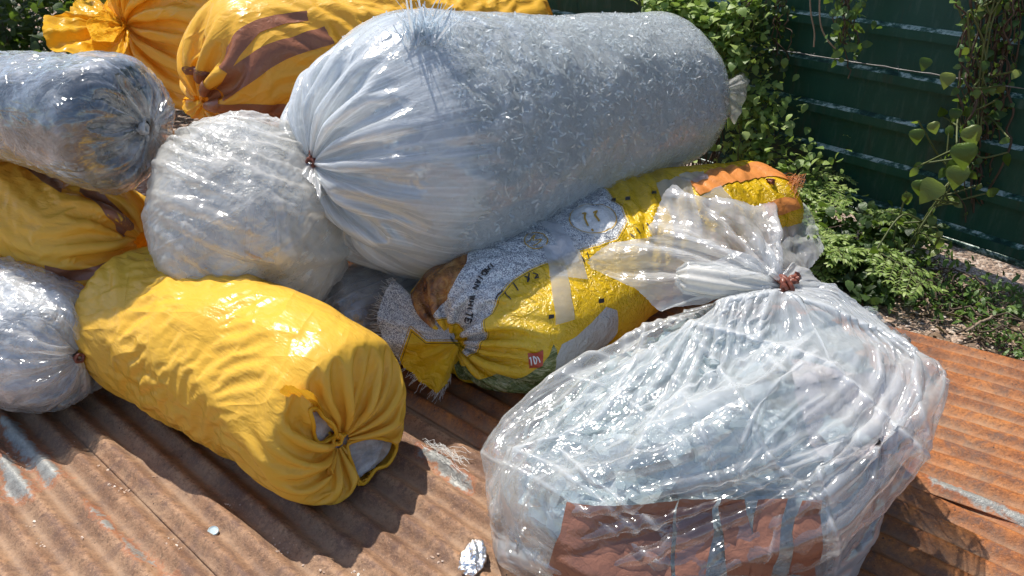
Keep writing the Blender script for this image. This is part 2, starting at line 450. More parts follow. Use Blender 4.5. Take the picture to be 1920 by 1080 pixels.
def film(name, milk=.22, tint=(.86, .88, .9), rough=.16, dist=.006, f=1.0, attr=None, gl=1.0, trans=.45, aniso=(1, 1, 1), pleat=0.0, clear=(.97, .98, .98), lines=.3, cover=.48):
    """thin clear polythene: mostly see-through, a little milky, glossy, denser where seen edge-on"""
    t = NT(name); uv = t.uv
    h = crinkle(t, t.mapv(uv, aniso), f)
    if pleat: h = t.math('ADD', h, t.math('MULTIPLY', t.noise(t.mapv(uv, (30, 2.2, 1)), 1, 4, .6, .5), pleat))
    ln = t.attr('ln') if lines else None
    nm = t.bump(h, dist)
    lw = t.n('ShaderNodeLayerWeight', {'Blend': .5, 'Normal': nm})
    edge = t.math('POWER', lw.outputs['Facing'], 2.2)
    mk = milk
    dirt = t.noise(t.mapv(uv, (1, 1, 1)), 5, 5, .65)
    m = t.math('MULTIPLY', t.math('ADD', .55, dirt), milk)
    if attr: m = t.math('ADD', m, t.attr(attr))
    if lines: m = t.math('ADD', m, t.math('MULTIPLY', ln, lines))  # crease highlights painted in as whiter film
    fac = t.math('ADD', m, t.math('MULTIPLY', edge, .55), clamp=True)
    fac = t.math('MINIMUM', fac, .97)
    body = t.ms(trans, t.n('ShaderNodeBsdfDiffuse', {'Color': tint, 'Normal': nm}).outputs[0],
                t.n('ShaderNodeBsdfTranslucent', {'Color': tint, 'Normal': nm}).outputs[0])
    sh = t.ms(fac, t.n('ShaderNodeBsdfTransparent', {'Color': clear}).outputs[0], body)
    fr = t.math('POWER', lw.outputs['Facing'], 4.5)
    fr = t.math('MULTIPLY', t.math('ADD', .075, t.math('MULTIPLY', fr, .75)), gl, clamp=True)
    sh = t.ms(fr, sh, t.n('ShaderNodeBsdfGlossy', {'Color': (1, 1, 1), 'Roughness': rough, 'Normal': nm}).outputs[0])
    return t.done(sh)
def tape_mat(name, col=(.30, .115, .055), rough=.28):
    t = NT(name); uv = t.pos
    n = t.noise(uv, 16, 4, .6); c = t.mix(n, tuple(x * .8 for x in col), tuple(x * 1.3 for x in col))
    nm = t.bump(crinkle(t, uv, 2.2), .006)
    return t.done(t.n('ShaderNodeBsdfPrincipled', {'Base Color': c, 'Roughness': rough, 'Normal': nm}).outputs[0])
M = {}
M['yellow'] = yellow_plastic('yellow_plastic')
M['yellow_deep'] = yellow_plastic('yellow_plastic_deep', (.86, .48, .03), .26, .22)
M['tape'] = tape_mat('brown_tape')
M['film'] = film('clear_film')
def shavings(name, c0, c1, c2, f=1.0):
    t = NT(name); p = t.pos
    q = t.n('ShaderNodeVectorMath', {0: p, 1: t.n('ShaderNodeTexNoise', {'Vector': p, 'Scale': 30, 'Detail': 2}).outputs['Color']}, operation='MULTIPLY_ADD')
    q.inputs[1].default_value = (1, 1, 1)
    t.t.links.new(t.n('ShaderNodeVectorMath', {0: t.n('ShaderNodeTexNoise', {'Vector': p, 'Scale': 26, 'Detail': 2}).outputs['Color'], 'Scale': .05}, operation='SCALE').outputs[0], q.inputs[2])
    q = q.outputs[0]
    cell = t.vor(q, 62 * f, 'F1', 'Color')
    g = t.n('ShaderNodeSeparateColor', {0: cell}).outputs[0]
    st = t.noise(t.mapv(q, (1, 1, 3)), 40 * f, 5, .7, 1.2)
    big = t.noise(p, 5, 3, .5)
    v = t.math('ADD', t.math('MULTIPLY', g, .35), t.math('MULTIPLY', st, .9))
    v = t.math('ADD', v, t.math('MULTIPLY', t.math('SUBTRACT', big, .5), .5))
    col = t.ramp(v, [(.38, c0), (.55, c1), (.74, c2)])
    nm = t.bump(t.math('ADD', st, t.math('MULTIPLY', g, .5)), .005)
    return t.done(t.ms(.35, t.n('ShaderNodeBsdfPrincipled', {'Base Color': col, 'Roughness': .35, 'Normal': nm}).outputs[0], t.n('ShaderNodeBsdfTranslucent', {'Color': (.8, .9, 1.0), 'Normal': nm}).outputs[0]))
M['shav'] = shavings('pale_blue_shavings', (.46, .55, .62), (.82, .89, .94), (.98, .99, .99))
# ------------------------------------------------------------------ bag shapes
def capsule(c0, c1, r0, r1, mid=(), d0=None, d1=None, neck=.02, fl0=1.0, fl1=1.0, e0=None, e1=None):
    """c0,c1 centres of the end circles; mid rows (x,y,z,r); e0/e1 = where the gathered ends meet. returns stations"""
    c0 = np.array(c0, float); c1 = np.array(c1, float)
    ax = (c1 - c0) / np.linalg.norm(c1 - c0)
    v0 = (np.array(e0) - c0) if e0 is not None else -ax * (r0 * .8 if d0 is None else d0)
    v1 = (np.array(e1) - c1) if e1 is not None else ax * (r1 * .8 if d1 is None else d1)
    def cap(c, r, v, fl):
        o = []
        for th in np.linspace(88, 8, 11):
            th = R(th); rr = max(neck, r * math.cos(th)); p = c + v * math.sin(th)
            o.append((*p, rr, rr * fl))
        return o
    st = cap(c0, r0, v0, fl0)
    st.append((*c0, r0, r0 * fl0))
    for m in mid: st.append((m[0], m[1], m[2], m[3], m[4] if len(m) > 4 else m[3]))
    st.append((*c1, r1, r1 * fl1))
    st += cap(c1, r1, v1, fl1)[::-1]
    return st
JOBS = {}
def job(key, st, nu, nv, tk, rk, fn=None):
    JOBS[key] = (fn or tube, st, nu // 8 * 8, nv // 4 * 4 + 1, tk, rk)
def run_jobs():
    def go(k):
        fn, st, nu, nv, tk, rk = JOBS[k]
        return k, relax(fn(st, nu, nv, **tk), **rk)
    with ThreadPoolExecutor(4) as ex: return dict(ex.map(go, JOBS))
GZ = .02
a0, a1 = P(285, 600, .235), P(628, 778, .228)
def postA(B):                         # the lower rim of the open end droops outwards
    ax_ = (a1 - a0) / np.linalg.norm(a1 - a0); v = np.linspace(0, 1, B.shape[0])[:, None]
    k = np.clip((v - .72) / .16, 0, 1) * np.clip((1 - v) / .08, 0, 1) * np.clip((.30 - B[..., 2]) / .26, 0, 1)
    return B + ax_ * (.075 * k)[..., None] + np.array((.02, 0, 0)) * k[..., None]
job('A', capsule(a0, a1, .235, .23, [(*P(430, 668, .25), .235, .24)], d0=.13, e1=P(636, 824, .17), fl1=1), 320, 280,
    dict(floor=GZ, post=postA, lump=lambda B: fbm(B, 5, 3, 2) * .022), dict(ex=1.05, ey=1.02, seed=3, pleats=(0, 26), amp=(.0, .02), gl=(.1, .24), slack=1.2, drape=(35, 6, .022), noise=.002))
b0, b1 = P(790, 284, .665), P(1246, 174, .67)
job('B', capsule(b0, b1, .45, .32, [], e0=P(588, 306, .72), d1=.15), 340, 320,
    dict(lump=lambda B: fbm(B, 5, 5, 3) * .02), dict(ex=1.015, ey=1.005, seed=5, pleats=(40, 0), amp=(.035, .0), gl=(.34, .1), slack=1, noise=.002, gather=(2.4, 1.12)))
c0_, c1_ = P(428, 438, .48), P(472, 424, .50)
job('C', capsule(c0_, c1_, .335, .34, [], d0=.19, e1=P(560, 300, .64)), 280, 220,
    dict(lump=lambda B: fbm(B, 3.5, 9, 2) * .025 + facets(B, 4, 8, 3, .2) * .012), dict(ex=1.012, ey=1.012, seed=7, pleats=(0, 26), amp=(.0, .015), gl=(.2, .3), gather=(1.0, 1.35), noise=.002))
d0_, d1_ = P(-110, 180, .86), P(215, 232, .84)
job('D', capsule(d0_, d1_, .165, .215, [], fl0=.9, fl1=.93, d0=.1, e1=P(275, 238, .83)), 240, 220,
    dict(lump=lambda B: fbm(B, 4, 11, 2) * .02), dict(ex=1.02, ey=1.015, seed=11, pleats=(0, 26), amp=(.0, .014), gl=(.1, .22), gather=(1.1, 1.7), noise=.002, drape=(70, 5, .012)))
e0, e1 = P(-130, 360, .50), P(165, 452, .42)
job('E', capsule(e0, e1, .23, .19, [], d0=.1, e1=P(262, 452, .43)), 240, 240,
    dict(lump=lambda B: fbm(B, 4, 13, 2) * .02), dict(ex=1.04, ey=1.02, seed=13, pleats=(0, 22), amp=(.0, .02), gl=(.1, .35), noise=.002, drape=(60, 6, .02)))
f0, f1 = P(-60, 600, .23), P(85, 645, .215)
job('F', capsule(f0, f1, .22, .205, [], d0=.1, e1=P(150, 668, .22)), 240, 200,
    dict(floor=GZ, lump=lambda B: fbm(B, 6, 15, 2) * .02), dict(ex=1.05, ey=1.04, seed=15, pleats=(0, 26), amp=(.0, .02), gl=(.1, .35)))
g0, g1 = P(350, 62, .72), P(760, -40, .75)
job('G', capsule(g0, g1, .42, .46, [], e0=P(238, 48, .74), d1=.2), 240, 220,
    dict(lump=lambda B: fbm(B, 4, 17, 2) * .02), dict(ex=1.03, ey=1.01, seed=17, pleats=(26, 0), amp=(.03, .0), gl=(.5, .1), noise=.002, gather=1.8))
h0, h1 = P(462, 130, .74), P(965, 78, .70)
job('H', capsule(h0, h1, .32, .31, [], e0=P(380, 190, .64), d1=.12), 260, 260,
    dict(lump=lambda B: fbm(B, 4, 19, 2) * .02), dict(ex=1.04, ey=1.015, seed=19, pleats=(14, 0), amp=(.04, .0), gl=(.35, .1), noise=.002, drape=(60, 5, .02)))
job('L', capsule((h0[0] + .1, h0[1] + .05, .22), (h1[0], h1[1], .22), .215, .215, [], d0=.15, d1=.12), 160, 160,
    dict(floor=GZ - .01, lump=lambda B: fbm(B, 5, 29, 2) * .02), dict(ex=1.04, ey=1.02, seed=29, pleats=(18, 0), amp=(.02, .0), gl=(.25, .2)))
k0_, k1_ = P(650, 600, .13), P(930, 490, .14)
job('K', capsule(k0_, k1_, .18, .17, [], d0=.12, d1=.08), 160, 160,
    dict(floor=GZ, lump=lambda B: fbm(B, 6, 27, 2) * .02), dict(ex=1.05, ey=1.03, seed=27, pleats=(22, 0), amp=(.02, .0), gl=(.3, .2)))
# I: printed sack (flattened a little), rising away to the right
i0, i1 = P(905, 620, .21), P(1410, 385, .27)
job('I', capsule(i0, i1, .29, .2, [(*P(1060, 525, .25), .30, .23), (*P(1240, 425, .28), .26, .22)], fl0=.72, fl1=.8, e0=P(852, 636, .23), e1=P(1475, 390, .25)), 340, 360,
    dict(floor=GZ, lump=lambda B: fbm(B, 5, 21, 3) * .03), dict(ex=1.03, ey=1.025, seed=21, pleats=(16, 0), amp=(.035, .0), gl=(.22, .1), slack=1.3, bend=.2, gather=(2.2, 1.1)))
# J: big clear bag in front on the right
TJ = P(1462, 540, .52)
LJ = [(.46, 1.60, .016, .01, .01), (.45, 1.60, .016, .25, .18), (.43, 1.59, .018, .41, .31), (.44, 1.58, .03, .495, .37), (.46, 1.57, .12, .53, .385),
      (.49, 1.57, .22, .52, .38), (.545, 1.59, .33, .48, .355), (.635, 1.62, .40, .405, .32), (.69, 1.67, .445, .345, .26), (.715, 1.74, .475, .24, .17), (.73, 1.81, .50, .12, .09), (*TJ, .02, .02)]
LC = [(.48, 1.60, .02, .01, .01), (.48, 1.60, .02, .25, .18), (.47, 1.60, .03, .37, .28), (.48, 1.59, .12, .435, .315), (.50, 1.59, .22, .44, .315), (.55, 1.61, .32, .40, .28), (.60, 1.65, .385, .32, .22), (.60, 1.68, .41, .2, .13), (.62, 1.70, .415, .01, .01)]
def postJ(B):
    B = B.copy(); z = B[..., 2]; x = B[..., 0]; y = B[..., 1]
    kl = np.clip((.6 - x) / .5, 0, 1) * np.clip((z - .05) / .3, 0, 1)
    B[..., 0] = x + kl * np.clip(y - 1.4, 0, 1) * .45        # the left side slants in towards the back
    B[..., 2] = z - kl * .04
    kr = np.clip((x - .5) / .45, 0, 1)
    B[..., 0] -= kr * np.clip(1.58 - y, 0, 1) * .42 + kr * .015
    return B
job('J', LJ, 400, 340, dict(sq=3.3, floor=GZ - .004, post=postJ, lump=lambda B: fbm(B, 3.2, 23, 2) * .02 + facets(B, 2.6, 4, 3, .12) * .09),
    dict(ex=.995, ey=.995, noise=.001, it=(30, 20, 14), seed=23, pleats=(0, 18), amp=(0, .012), gl=(.1, .12), slack=1.4, maxoff=.05, bend=.3, gather=(1.0, 1.06)), ringbag)
# ------------------------------------------------------------------ more materials
def noise_col(t, p, sc, a, b, detail=5): return t.mix(t.ramp(t.noise(p, sc, detail, .6), [(.35, 0.0), (.65, 1.0)]), a, b)
def contents_mat(name, stops, sc=6, f=1.0, rough=.25, dist=.02, gl=.6, tr=0):
    t = NT(name); p = t.pos
    n = t.noise(p, sc, 6, .65, .8)
    v = t.vor(t.mapv(p, (1, 1, 1)), 22 * f)
    n = t.math('ADD', n, t.math('MULTIPLY', t.math('SUBTRACT', v, .35), .25))
    c = t.ramp(n, stops)
    nm = t.bump(crinkle(t, p, 1.3 * f), dist)
    sh = t.n('ShaderNodeBsdfPrincipled', {'Base Color': c, 'Roughness': rough, 'Specular IOR Level': gl, 'Normal': nm}).outputs[0]
    if tr: sh = t.ms(tr, sh, t.n('ShaderNodeBsdfTranslucent', {'Color': (.9, .95, 1.0), 'Normal': nm}).outputs[0])
    return t.done(sh)
M['film_b'] = film('milky_film', .03, (.86, .9, .93), .11, .007, 1.3, attr='milk', gl=.9, pleat=.3, lines=0)
M['film_c'] = film('dusty_film', .28, (.84, .82, .78), .14, .010, 1.0, gl=1.0, pleat=.2, lines=.3)
M['film_d'] = film('glossy_film', .03, (.85, .87, .9), .07, .010, .8, gl=1.5, aniso=(1.6, .5, 1), lines=.16)
M['film_f'] = film('loose_film', .2, (.85, .86, .87), .10, .012, 1.0, gl=1.2, pleat=.4, lines=.25)
M['film_j'] = film('heavy_clear_film', .10, (.88, .90, .91), .09, .009, .7, attr='milk', gl=1.2, aniso=(.8, .8, 1), lines=.42)
M['film_ruf'] = film('folded_film', .40, (.88, .89, .89), .12, .010, 1.0, gl=1.1, lines=0)
M['cream'] = film('layered_film', .8, (.90, .88, .82), .2, .006, 1.0, gl=.8, lines=0)
M['silver'] = contents_mat('grey_silver_film', [(.36, (.035, .04, .042)), (.50, (.11, .12, .125)), (.60, (.32, .33, .34)), (.70, (.72, .73, .74))], 3.5, .6, .12, .05, 1.0)
M['mixed'] = contents_mat('mixed_plastic_scrap', [(.3, (.26, .24, .19)), (.42, (.55, .53, .48)), (.58, (.70, .69, .65)), (.7, (.82, .82, .80))], 5, 1, .3, .03, tr=.3)
M['greyfilm'] = contents_mat('grey_film_scrap', [(.3, (.13, .11, .10)), (.5, (.3, .28, .27)), (.7, (.55, .54, .53))], 7, 1, .22, .02)
M['whitefilm'] = contents_mat('pale_film_scrap', [(.3, (.20, .21, .21)), (.45, (.45, .46, .47)), (.65, (.75, .76, .77))], 8, 1, .2, .03)
M['bluefilm'] = contents_mat('blue_white_film_scrap', [(.37, (.11, .14, .12)), (.46, (.36, .43, .43)), (.54, (.61, .70, .71)), (.66, (.86, .90, .90))], 5, .8, .2, .035, tr=.3)
M['pinkfilm'] = contents_mat('pinkish_film_scrap', [(.3, (.36, .30, .29)), (.6, (.56, .50, .49)), (.8, (.66, .62, .6))], 4, .8, .3, .02)
M['cup'] = plain('frosted_plastic', (.66, .76, .82), .2, var=.08, trans=.35, bump=.002)
M['orange_tape'] = tape_mat('orange_tape', (.62, .23, .06), .35)
M['tie'] = tape_mat('red_brown_tie', (.20, .06, .035), .35)
M['white_thread'] = plain('white_thread', (.7, .68, .64), .6)
M['black_ink'] = plain('black_ink', (.015, .015, .02), .5, bump=0)
M['gold_ink'] = plain('gold_ink', (.50, .30, .03), .4, bump=0)
M['red_ink'] = plain('red_ink', (.42, .06, .035), .4, bump=0)
M['white_ink'] = plain('white_ink', (.75, .75, .75), .4, bump=0)
M['clear_tape'] = film('clear_tape', .45, (.75, .77, .80), .12, .006, 1.4, gl=1.1, lines=0)
def sack_mat():
    t = NT('printed_woven_sack'); uv = t.uv; p = t.pos
    def gt(a, e=0.0): return t.math('GREATER_THAN', t.attr(a), e)
    yel = t.mix(t.noise(uv, 9, 4, .6), (.60, .36, .006), (.90, .58, .02))
    wht = (.80, .81, .80)
    # small curly pattern printed in grey on the white panel
    ring = t.vor(t.mapv(uv, (1, 1, 1)), 95); r1 = t.math('ABSOLUTE', t.math('SUBTRACT', ring, .42)); r1 = t.math('LESS_THAN', r1, .07)
    nz = t.math('LESS_THAN', t.math('ABSOLUTE', t.math('SUBTRACT', t.noise(uv, 130, 1, .5), .5)), .035)
    pat = t.math('MULTIPLY', t.math('MAXIMUM', r1, nz), t.math('LESS_THAN', t.attr('z_oval'), -.004))
    white = t.mix(t.math('MULTIPLY', pat, .8), wht, (.14, .15, .19))
    c = t.mix(gt('z_white'), yel, white)
    # band between two fine printed lines on the panel's border
    for k, (off, col) in enumerate((( -.006, (.22, .12, .01)), (.004, (.45, .28, .04)))):
        ln = t.math('LESS_THAN', t.math('ABSOLUTE', t.math('SUBTRACT', t.attr('z_white'), off)), .0012)
        c = t.mix(ln, c, col)
    food = t.ramp(t.noise(p, 14, 5, .7, .8), [(.3, (.05, .02, .01)), (.45, (.22, .08, .02)), (.58, (.42, .20, .05)), (.72, (.55, .40, .2))])
    c = t.mix(gt('z_food'), c, food)
    rice = t.ramp(t.noise(t.mapv(uv, (1, .4, 1)), 60, 5, .8, 1), [(.35, (.05, .08, .02)), (.5, (.16, .20, .06)), (.62, (.45, .44, .25)), (.75, (.62, .6, .52))])
    c = t.mix(gt('z_rice'), c, rice)
    c = t.mix(gt('z_grey'), c, (.50, .52, .54))
    # woven tapes
    wv = t.n('ShaderNodeTexWave', {'Vector': t.mapv(uv, (1, 1, 1)), 'Scale': 90, 'Distortion': .3}, wave_type='BANDS').outputs['Fac']
    h = t.math('ADD', crinkle(t, uv, 2.3), t.math('MULTIPLY', wv, .025))
    nm = t.bump(h, .019)
    b = t.n('ShaderNodeBsdfPrincipled', {'Base Color': c, 'Roughness': .22, 'Specular IOR Level': .7, 'Normal': nm}).outputs[0]
    return t.done(b)
M['sack'] = sack_mat()
# ------------------------------------------------------------------ small builders
def polysdf(x, y, poly):
    """signed distance (positive inside) in the plane"""
    poly = np.asarray(poly, float); d = np.full(x.shape, 1e9); ins = np.zeros(x.shape, bool)
    for k in range(len(poly)):
        a = poly[k - 1]; b = poly[k]; e = b - a
        t = np.clip(((x - a[0]) * e[0] + (y - a[1]) * e[1]) / (e @ e + 1e-12), 0, 1)
        d = np.minimum(d, np.hypot(x - a[0] - t * e[0], y - a[1] - t * e[1]))
        c = ((a[1] > y) != (b[1] > y)) & (x < (b[0] - a[0]) * (y - a[1]) / (b[1] - a[1] + 1e-12) + a[0]); ins ^= c
    return np.where(ins, d, -d)
def uvpoly(S_, pts, smooth=3):
    """a polygon drawn round pixels of the visible side, as a signed field on the surface grid (metres)"""
    q = S_.path(list(pts) + [pts[0]])[:-1]
    U, V = metric_uv(S_.X); du, dv = U.max() * S_.nu / (S_.nu - 1), V.max()
    poly = q * np.array((du, dv))
    for _ in range(smooth):     # round the corners
        poly = np.stack((poly * .75 + np.roll(poly, -1, 0) * .25, poly * .25 + np.roll(poly, -1, 0) * .75), 1).reshape(-1, 2)
    c = poly[:, 0].mean(); Uw = U + np.round((c - U) / du) * du
    return polysdf(Uw, V, poly)
def patch(name, G, mat, parent, thick=0):
    nv, nu = G.shape[:2]; F = grid_faces(nv, nu, False)
    U, V = np.meshgrid(np.linspace(0, np.linalg.norm(G[0, -1] - G[0, 0]), nu), np.linspace(0, np.linalg.norm(G[-1, 0] - G[0, 0]), nv))
    return mesh_np(name, G.reshape(-1, 3), F, mat, parent, None, np.stack((U.ravel(), V.ravel()), -1))
def strokes(name, S_, lines, width, mat, parent, off=.0035):
    """writing: thin ribbons laid on the surface along pixel polylines"""
    VV = []; FF = []; n0 = 0
    for ln in lines:
        q = S_.path(ln); n = max(6, 5 * len(q)); t = np.linspace(0, len(q) - 1, n)
        q = np.stack([np.interp(t, np.arange(len(q)), q[:, k]) for k in (0, 1)], -1)
        c = S_.at(q[:, 0], q[:, 1], off)
        i = np.clip(((q[:, 1]) * (S_.nv - 1)).astype(int), 0, S_.nv - 1); j = ((q[:, 0] % 1) * S_.nu).astype(int) % S_.nu
        nn = S_.N[i, j]; tg = np.gradient(c, axis=0); sd_ = np.cross(tg, nn); sd_ /= np.linalg.norm(sd_, axis=1)[:, None] + 1e-9
        VV.append(np.concatenate((c - sd_ * width / 2, c + sd_ * width / 2)))
        k = np.arange(n - 1); FF.append(np.stack((k, k + 1, k + 1 + n, k + n), -1) + n0); n0 += 2 * n
    return mesh_np(name, np.concatenate(VV), np.concatenate(FF), mat, parent)
def tubes(name, paths, r, mat, parent=None, sides=5, taper=False, cyc=False):
    VV = []; FF = []; n0 = 0
    for pi, pth in enumerate(paths):
        p = np.asarray(pth, float); n = len(p); tg = np.gradient(p, axis=0); tg /= np.linalg.norm(tg, axis=1)[:, None] + 1e-9
        rf = np.array((.31, .17, .94)); s1 = np.cross(tg, rf); s1 /= np.linalg.norm(s1, axis=1)[:, None] + 1e-9; s2 = np.cross(tg, s1)
        a = np.linspace(0, 2 * np.pi, sides, endpoint=False)
        rr = (r[pi] if hasattr(r, '__len__') else r) * (np.linspace(1, .25, n) if taper else np.ones(n))
        ring = p[:, None] + (s1[:, None] * np.cos(a)[None, :, None] + s2[:, None] * np.sin(a)[None, :, None]) * rr[:, None, None]
        VV.append(ring.reshape(-1, 3)); FF.append(grid_faces(n, sides, True) + n0); n0 += n * sides
    return mesh_np(name, np.concatenate(VV), np.concatenate(FF), mat, parent)
def wiggle(a, b, n, amp, seed):
    rs = np.random.RandomState(seed); t = np.linspace(0, 1, n)[:, None]
    p = np.asarray(a) * (1 - t) + np.asarray(b) * t
    w_ = np.cumsum(rs.randn(n, 3), 0); w_ -= w_[0] * (1 - t) + w_[-1] * t
    return p + w_ * amp / math.sqrt(n)
def tie(name, c, ax, r, mat, parent, seed=0, tails=2):
    """a strip wound several times round a gathered neck, with loose ends"""
    rs = np.random.RandomState(seed); ax = np.array(ax, float); ax /= np.linalg.norm(ax)
    s1 = np.cross(ax, (.2, .3, .9)); s1 /= np.linalg.norm(s1); s2 = np.cross(ax, s1); ps = []
    a = np.linspace(0, 2 * np.pi * 4.3, 90)
    rad = r * (1 + .15 * np.sin(a * 2.7 + 1) + .1 * np.sin(a * .83))
    ps.append(np.asarray(c) + s1 * (np.cos(a) * rad)[:, None] + s2 * (np.sin(a) * rad)[:, None] + ax * (np.linspace(-.6, .6, 90) * r + r * .3 * np.sin(a * 1.3))[:, None])
    for k in range(tails):
        d = s1 * rs.randn() + s2 * rs.randn() + ax * rs.randn() * .5; d /= np.linalg.norm(d)
        ps.append(wiggle(np.asarray(c) + d * r * .8, np.asarray(c) + d * r * rs.uniform(2.0, 3.2), 14, r * .5, seed + k))
    return tubes(name, ps, r * .34, mat, parent, 6)
def fan(name, c, rim, mat, parent, nu=160, ns=60, folds=14, amp=.02, seed=0, neck=.012, closed=True, bulge=.0, pw=1.0, it=30, ret=False, crumple=.01):
    """the loose mouth of a bag: film spreading from a gathered neck to an open rim"""
    rs = np.random.RandomState(seed); rim = np.asarray(rim, float); c = np.asarray(c, float)
    K = np.vstack((rim, rim[:1])) if closed else rim
    d = np.linalg.norm(np.diff(K, axis=0), axis=1); s = np.concatenate(([0], np.cumsum(d))); s /= s[-1]
    u = np.linspace(0, 1, nu, endpoint=not closed)
    Cc = np.stack([np.interp(u, s, K[:, k]) for k in range(3)], -1)
    for _ in range(5):
        if closed: Cc = (np.roll(Cc, 1, 0) + 2 * Cc + np.roll(Cc, -1, 0)) / 4
        else: Cc[1:-1] = (Cc[:-2] + 2 * Cc[1:-1] + Cc[2:]) / 4
    t = np.linspace(0, 1, ns)[:, None, None]
    m = Cc.mean(0); ax = (m - c) / np.linalg.norm(m - c)
    nd = c + (Cc - m) * (neck / np.linalg.norm(Cc - m, axis=1).max())
    X = nd[None] * (1 - t ** pw) + Cc[None] * t ** pw
    X = X + np.array((0, 0, 1.)) * (bulge * np.sin(np.pi * t))
    N = normals(X) if closed else normals(np.concatenate((X, X[:, ::-1]), 1))[:, :nu]
    q = np.interp(u, np.linspace(0, 1, folds + 1), np.concatenate(([0], np.cumsum(rs.uniform(.5, 1.5, folds)))))
    q *= folds / q[-1] if q[-1] else 1
    hh = np.interp(u, np.linspace(0, 1, folds), rs.uniform(.3, 1, folds))
    tt = t[..., 0]
    h = (np.sin(2 * np.pi * q)[None] * hh[None] * amp * np.clip(tt * 2.5, 0, 1) * (1 - .35 * tt))
    h = h + crumple * facets(X, 14, seed + 5) * np.clip(tt * 3, 0, 1)
    X = X + N * h[..., None]
    X[-1] += ax * (rs.randn(nu, 1) * .002)
    if ret: return X
    return surf_mesh(name, X.astype(np.float32), mat, parent, wrap=closed)
def leaf_cloud(name, pos, dirs, ups, size, mat, parent, kind='round', seed=0, mats=None):
    """many separate leaves, each a folded and drooping blade"""
    rs = np.random.RandomState(seed); n = len(pos)
    if kind == 'heart': prof = [(0, 0), (-.07, .2), (.02, .4), (.2, .49), (.45, .42), (.74, .22), (1, 0)]
    elif kind == 'round': prof = [(0, 0), (.2, .30), (.5, .36), (.8, .2), (1, 0)]
    else: prof = [(0, 0), (.25, .16), (.55, .18), (.8, .12), (1, 0)]
    pr = np.array(prof); k = len(pr)
    L = np.concatenate([np.stack((pr[:, 0], sg * pr[:, 1], .25 * pr[:, 1] - .22 * pr[:, 0] ** 2), -1) for sg in (1, 0, -1)])
    d = dirs / (np.linalg.norm(dirs, axis=1)[:, None] + 1e-9)
    s = np.cross(d, ups); s /= np.linalg.norm(s, axis=1)[:, None] + 1e-9; uu = np.cross(s, d)
    size = np.broadcast_to(size, (n,))
    V = pos[:, None] + (d[:, None] * L[None, :, 0:1] + s[:, None] * L[None, :, 1:2] + uu[:, None] * L[None, :, 2:3]) * size[:, None, None]
    j = np.arange(k - 1); F = np.concatenate([np.stack((j + a * k, j + 1 + a * k, j + 1 + (a + 1) * k, j + (a + 1) * k), -1) for a in (0, 1)])
    FF = (F[None] + (np.arange(n) * 3 * k)[:, None, None]).reshape(-1, 4)
    tint = np.repeat(rs.rand(n), 3 * k)
    return mesh_np(name, V.reshape(-1, 3), FF, mat, parent, {'tint': tint})
def leaf_mat(name, a, b, c, rough=.45, tr=.35):
    t = NT(name); f = t.attr('tint')
    col = t.ramp(f, [(0, a), (.5, b), (1, c)])
    nm = t.bump(t.noise(t.pos, 160, 2, .5), .002)
    p = t.n('ShaderNodeBsdfPrincipled', {'Base Color': col, 'Roughness': rough, 'Normal': nm}).outputs[0]
    tl = t.n('ShaderNodeBsdfTranslucent', {'Color': t.mix(.5, col, (.25, .4, .03))}).outputs[0]
    return t.done(t.ms(tr, p, tl))
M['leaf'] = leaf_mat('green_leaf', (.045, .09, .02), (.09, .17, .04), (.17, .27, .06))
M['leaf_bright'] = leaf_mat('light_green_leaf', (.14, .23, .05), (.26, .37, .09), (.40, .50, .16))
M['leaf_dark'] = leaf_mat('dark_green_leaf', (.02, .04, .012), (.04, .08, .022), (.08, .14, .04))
M['leaf_vine'] = leaf_mat('vine_leaf', (.05, .10, .015), (.12, .19, .03), (.25, .30, .07), .35, .45)
M['dry'] = leaf_mat('dry_leaf', (.10, .06, .035), (.20, .13, .08), (.34, .25, .17), .7, .1)
M['stem'] = plain('brown_stem', (.13, .08, .045), .7)
M['gstem'] = plain('green_stem', (.09, .11, .03), .6)
M['twig'] = plain('dry_twig', (.26, .19, .13), .8)
M['wire'] = plain('grey_wire', (.25, .24, .23), .5, metal=.6)
M['stem'] = plain('dark_brown_stem', (.075, .05, .032), .8)
M['film_piece'] = plain('crumpled_film_piece', (.60, .68, .69), .1, var=.2, spec=1.0, trans=.4, bump=.004, bs=90)
M['shred'] = plain('pale_blue_shred', (.80, .88, .93), .25, var=.18, scale=60, spec=.9, trans=.35, bump=0)
M['tape_dark'] = tape_mat('wrinkled_brown_tape', (.25, .115, .075), .2)
# ------------------------------------------------------------------ ground
def gravel_mat():
    t = NT('gravel_and_soil'); p = t.pos
    v = t.vor(t.mapv(p, (1, 1, .3)), 62, 'F1', 'Color'); g = t.n('ShaderNodeSeparateColor', {0: v}).outputs[0]
    n = t.noise(p, 3, 6, .6); n2 = t.noise(p, 45, 5, .7)
    c = t.ramp(t.math('ADD', t.math('MULTIPLY', g, .5), t.math('MULTIPLY', n2, .5)), [(.2, (.18, .11, .08)), (.45, (.38, .26, .19)), (.62, (.50, .37, .28)), (.8, (.66, .56, .47))])
    c = t.mix(t.ramp(n, [(.5, 0.0), (.75, .5)]), c, (.12, .10, .05))
    d = t.vor(p, 62)
    nm = t.bump(t.math('ADD', t.math('SUBTRACT', 1, d), t.math('MULTIPLY', n2, .6)), .02)
    return t.done(t.n('ShaderNodeBsdfPrincipled', {'Base Color': c, 'Roughness': .9, 'Normal': nm}).outputs[0])
n_ = 260
gx = np.sign(np.linspace(-1, 1, n_)) * np.abs(np.linspace(-1, 1, n_)) ** 3 * 60; gy = gx + 3
Y_, X_ = np.meshgrid(gy, gx, indexing='ij'); Gp = np.stack((X_, Y_, 0 * X_), -1)
Gp[..., 2] = -.03 + .02 * fbm(Gp, 1.5, 71, 4)
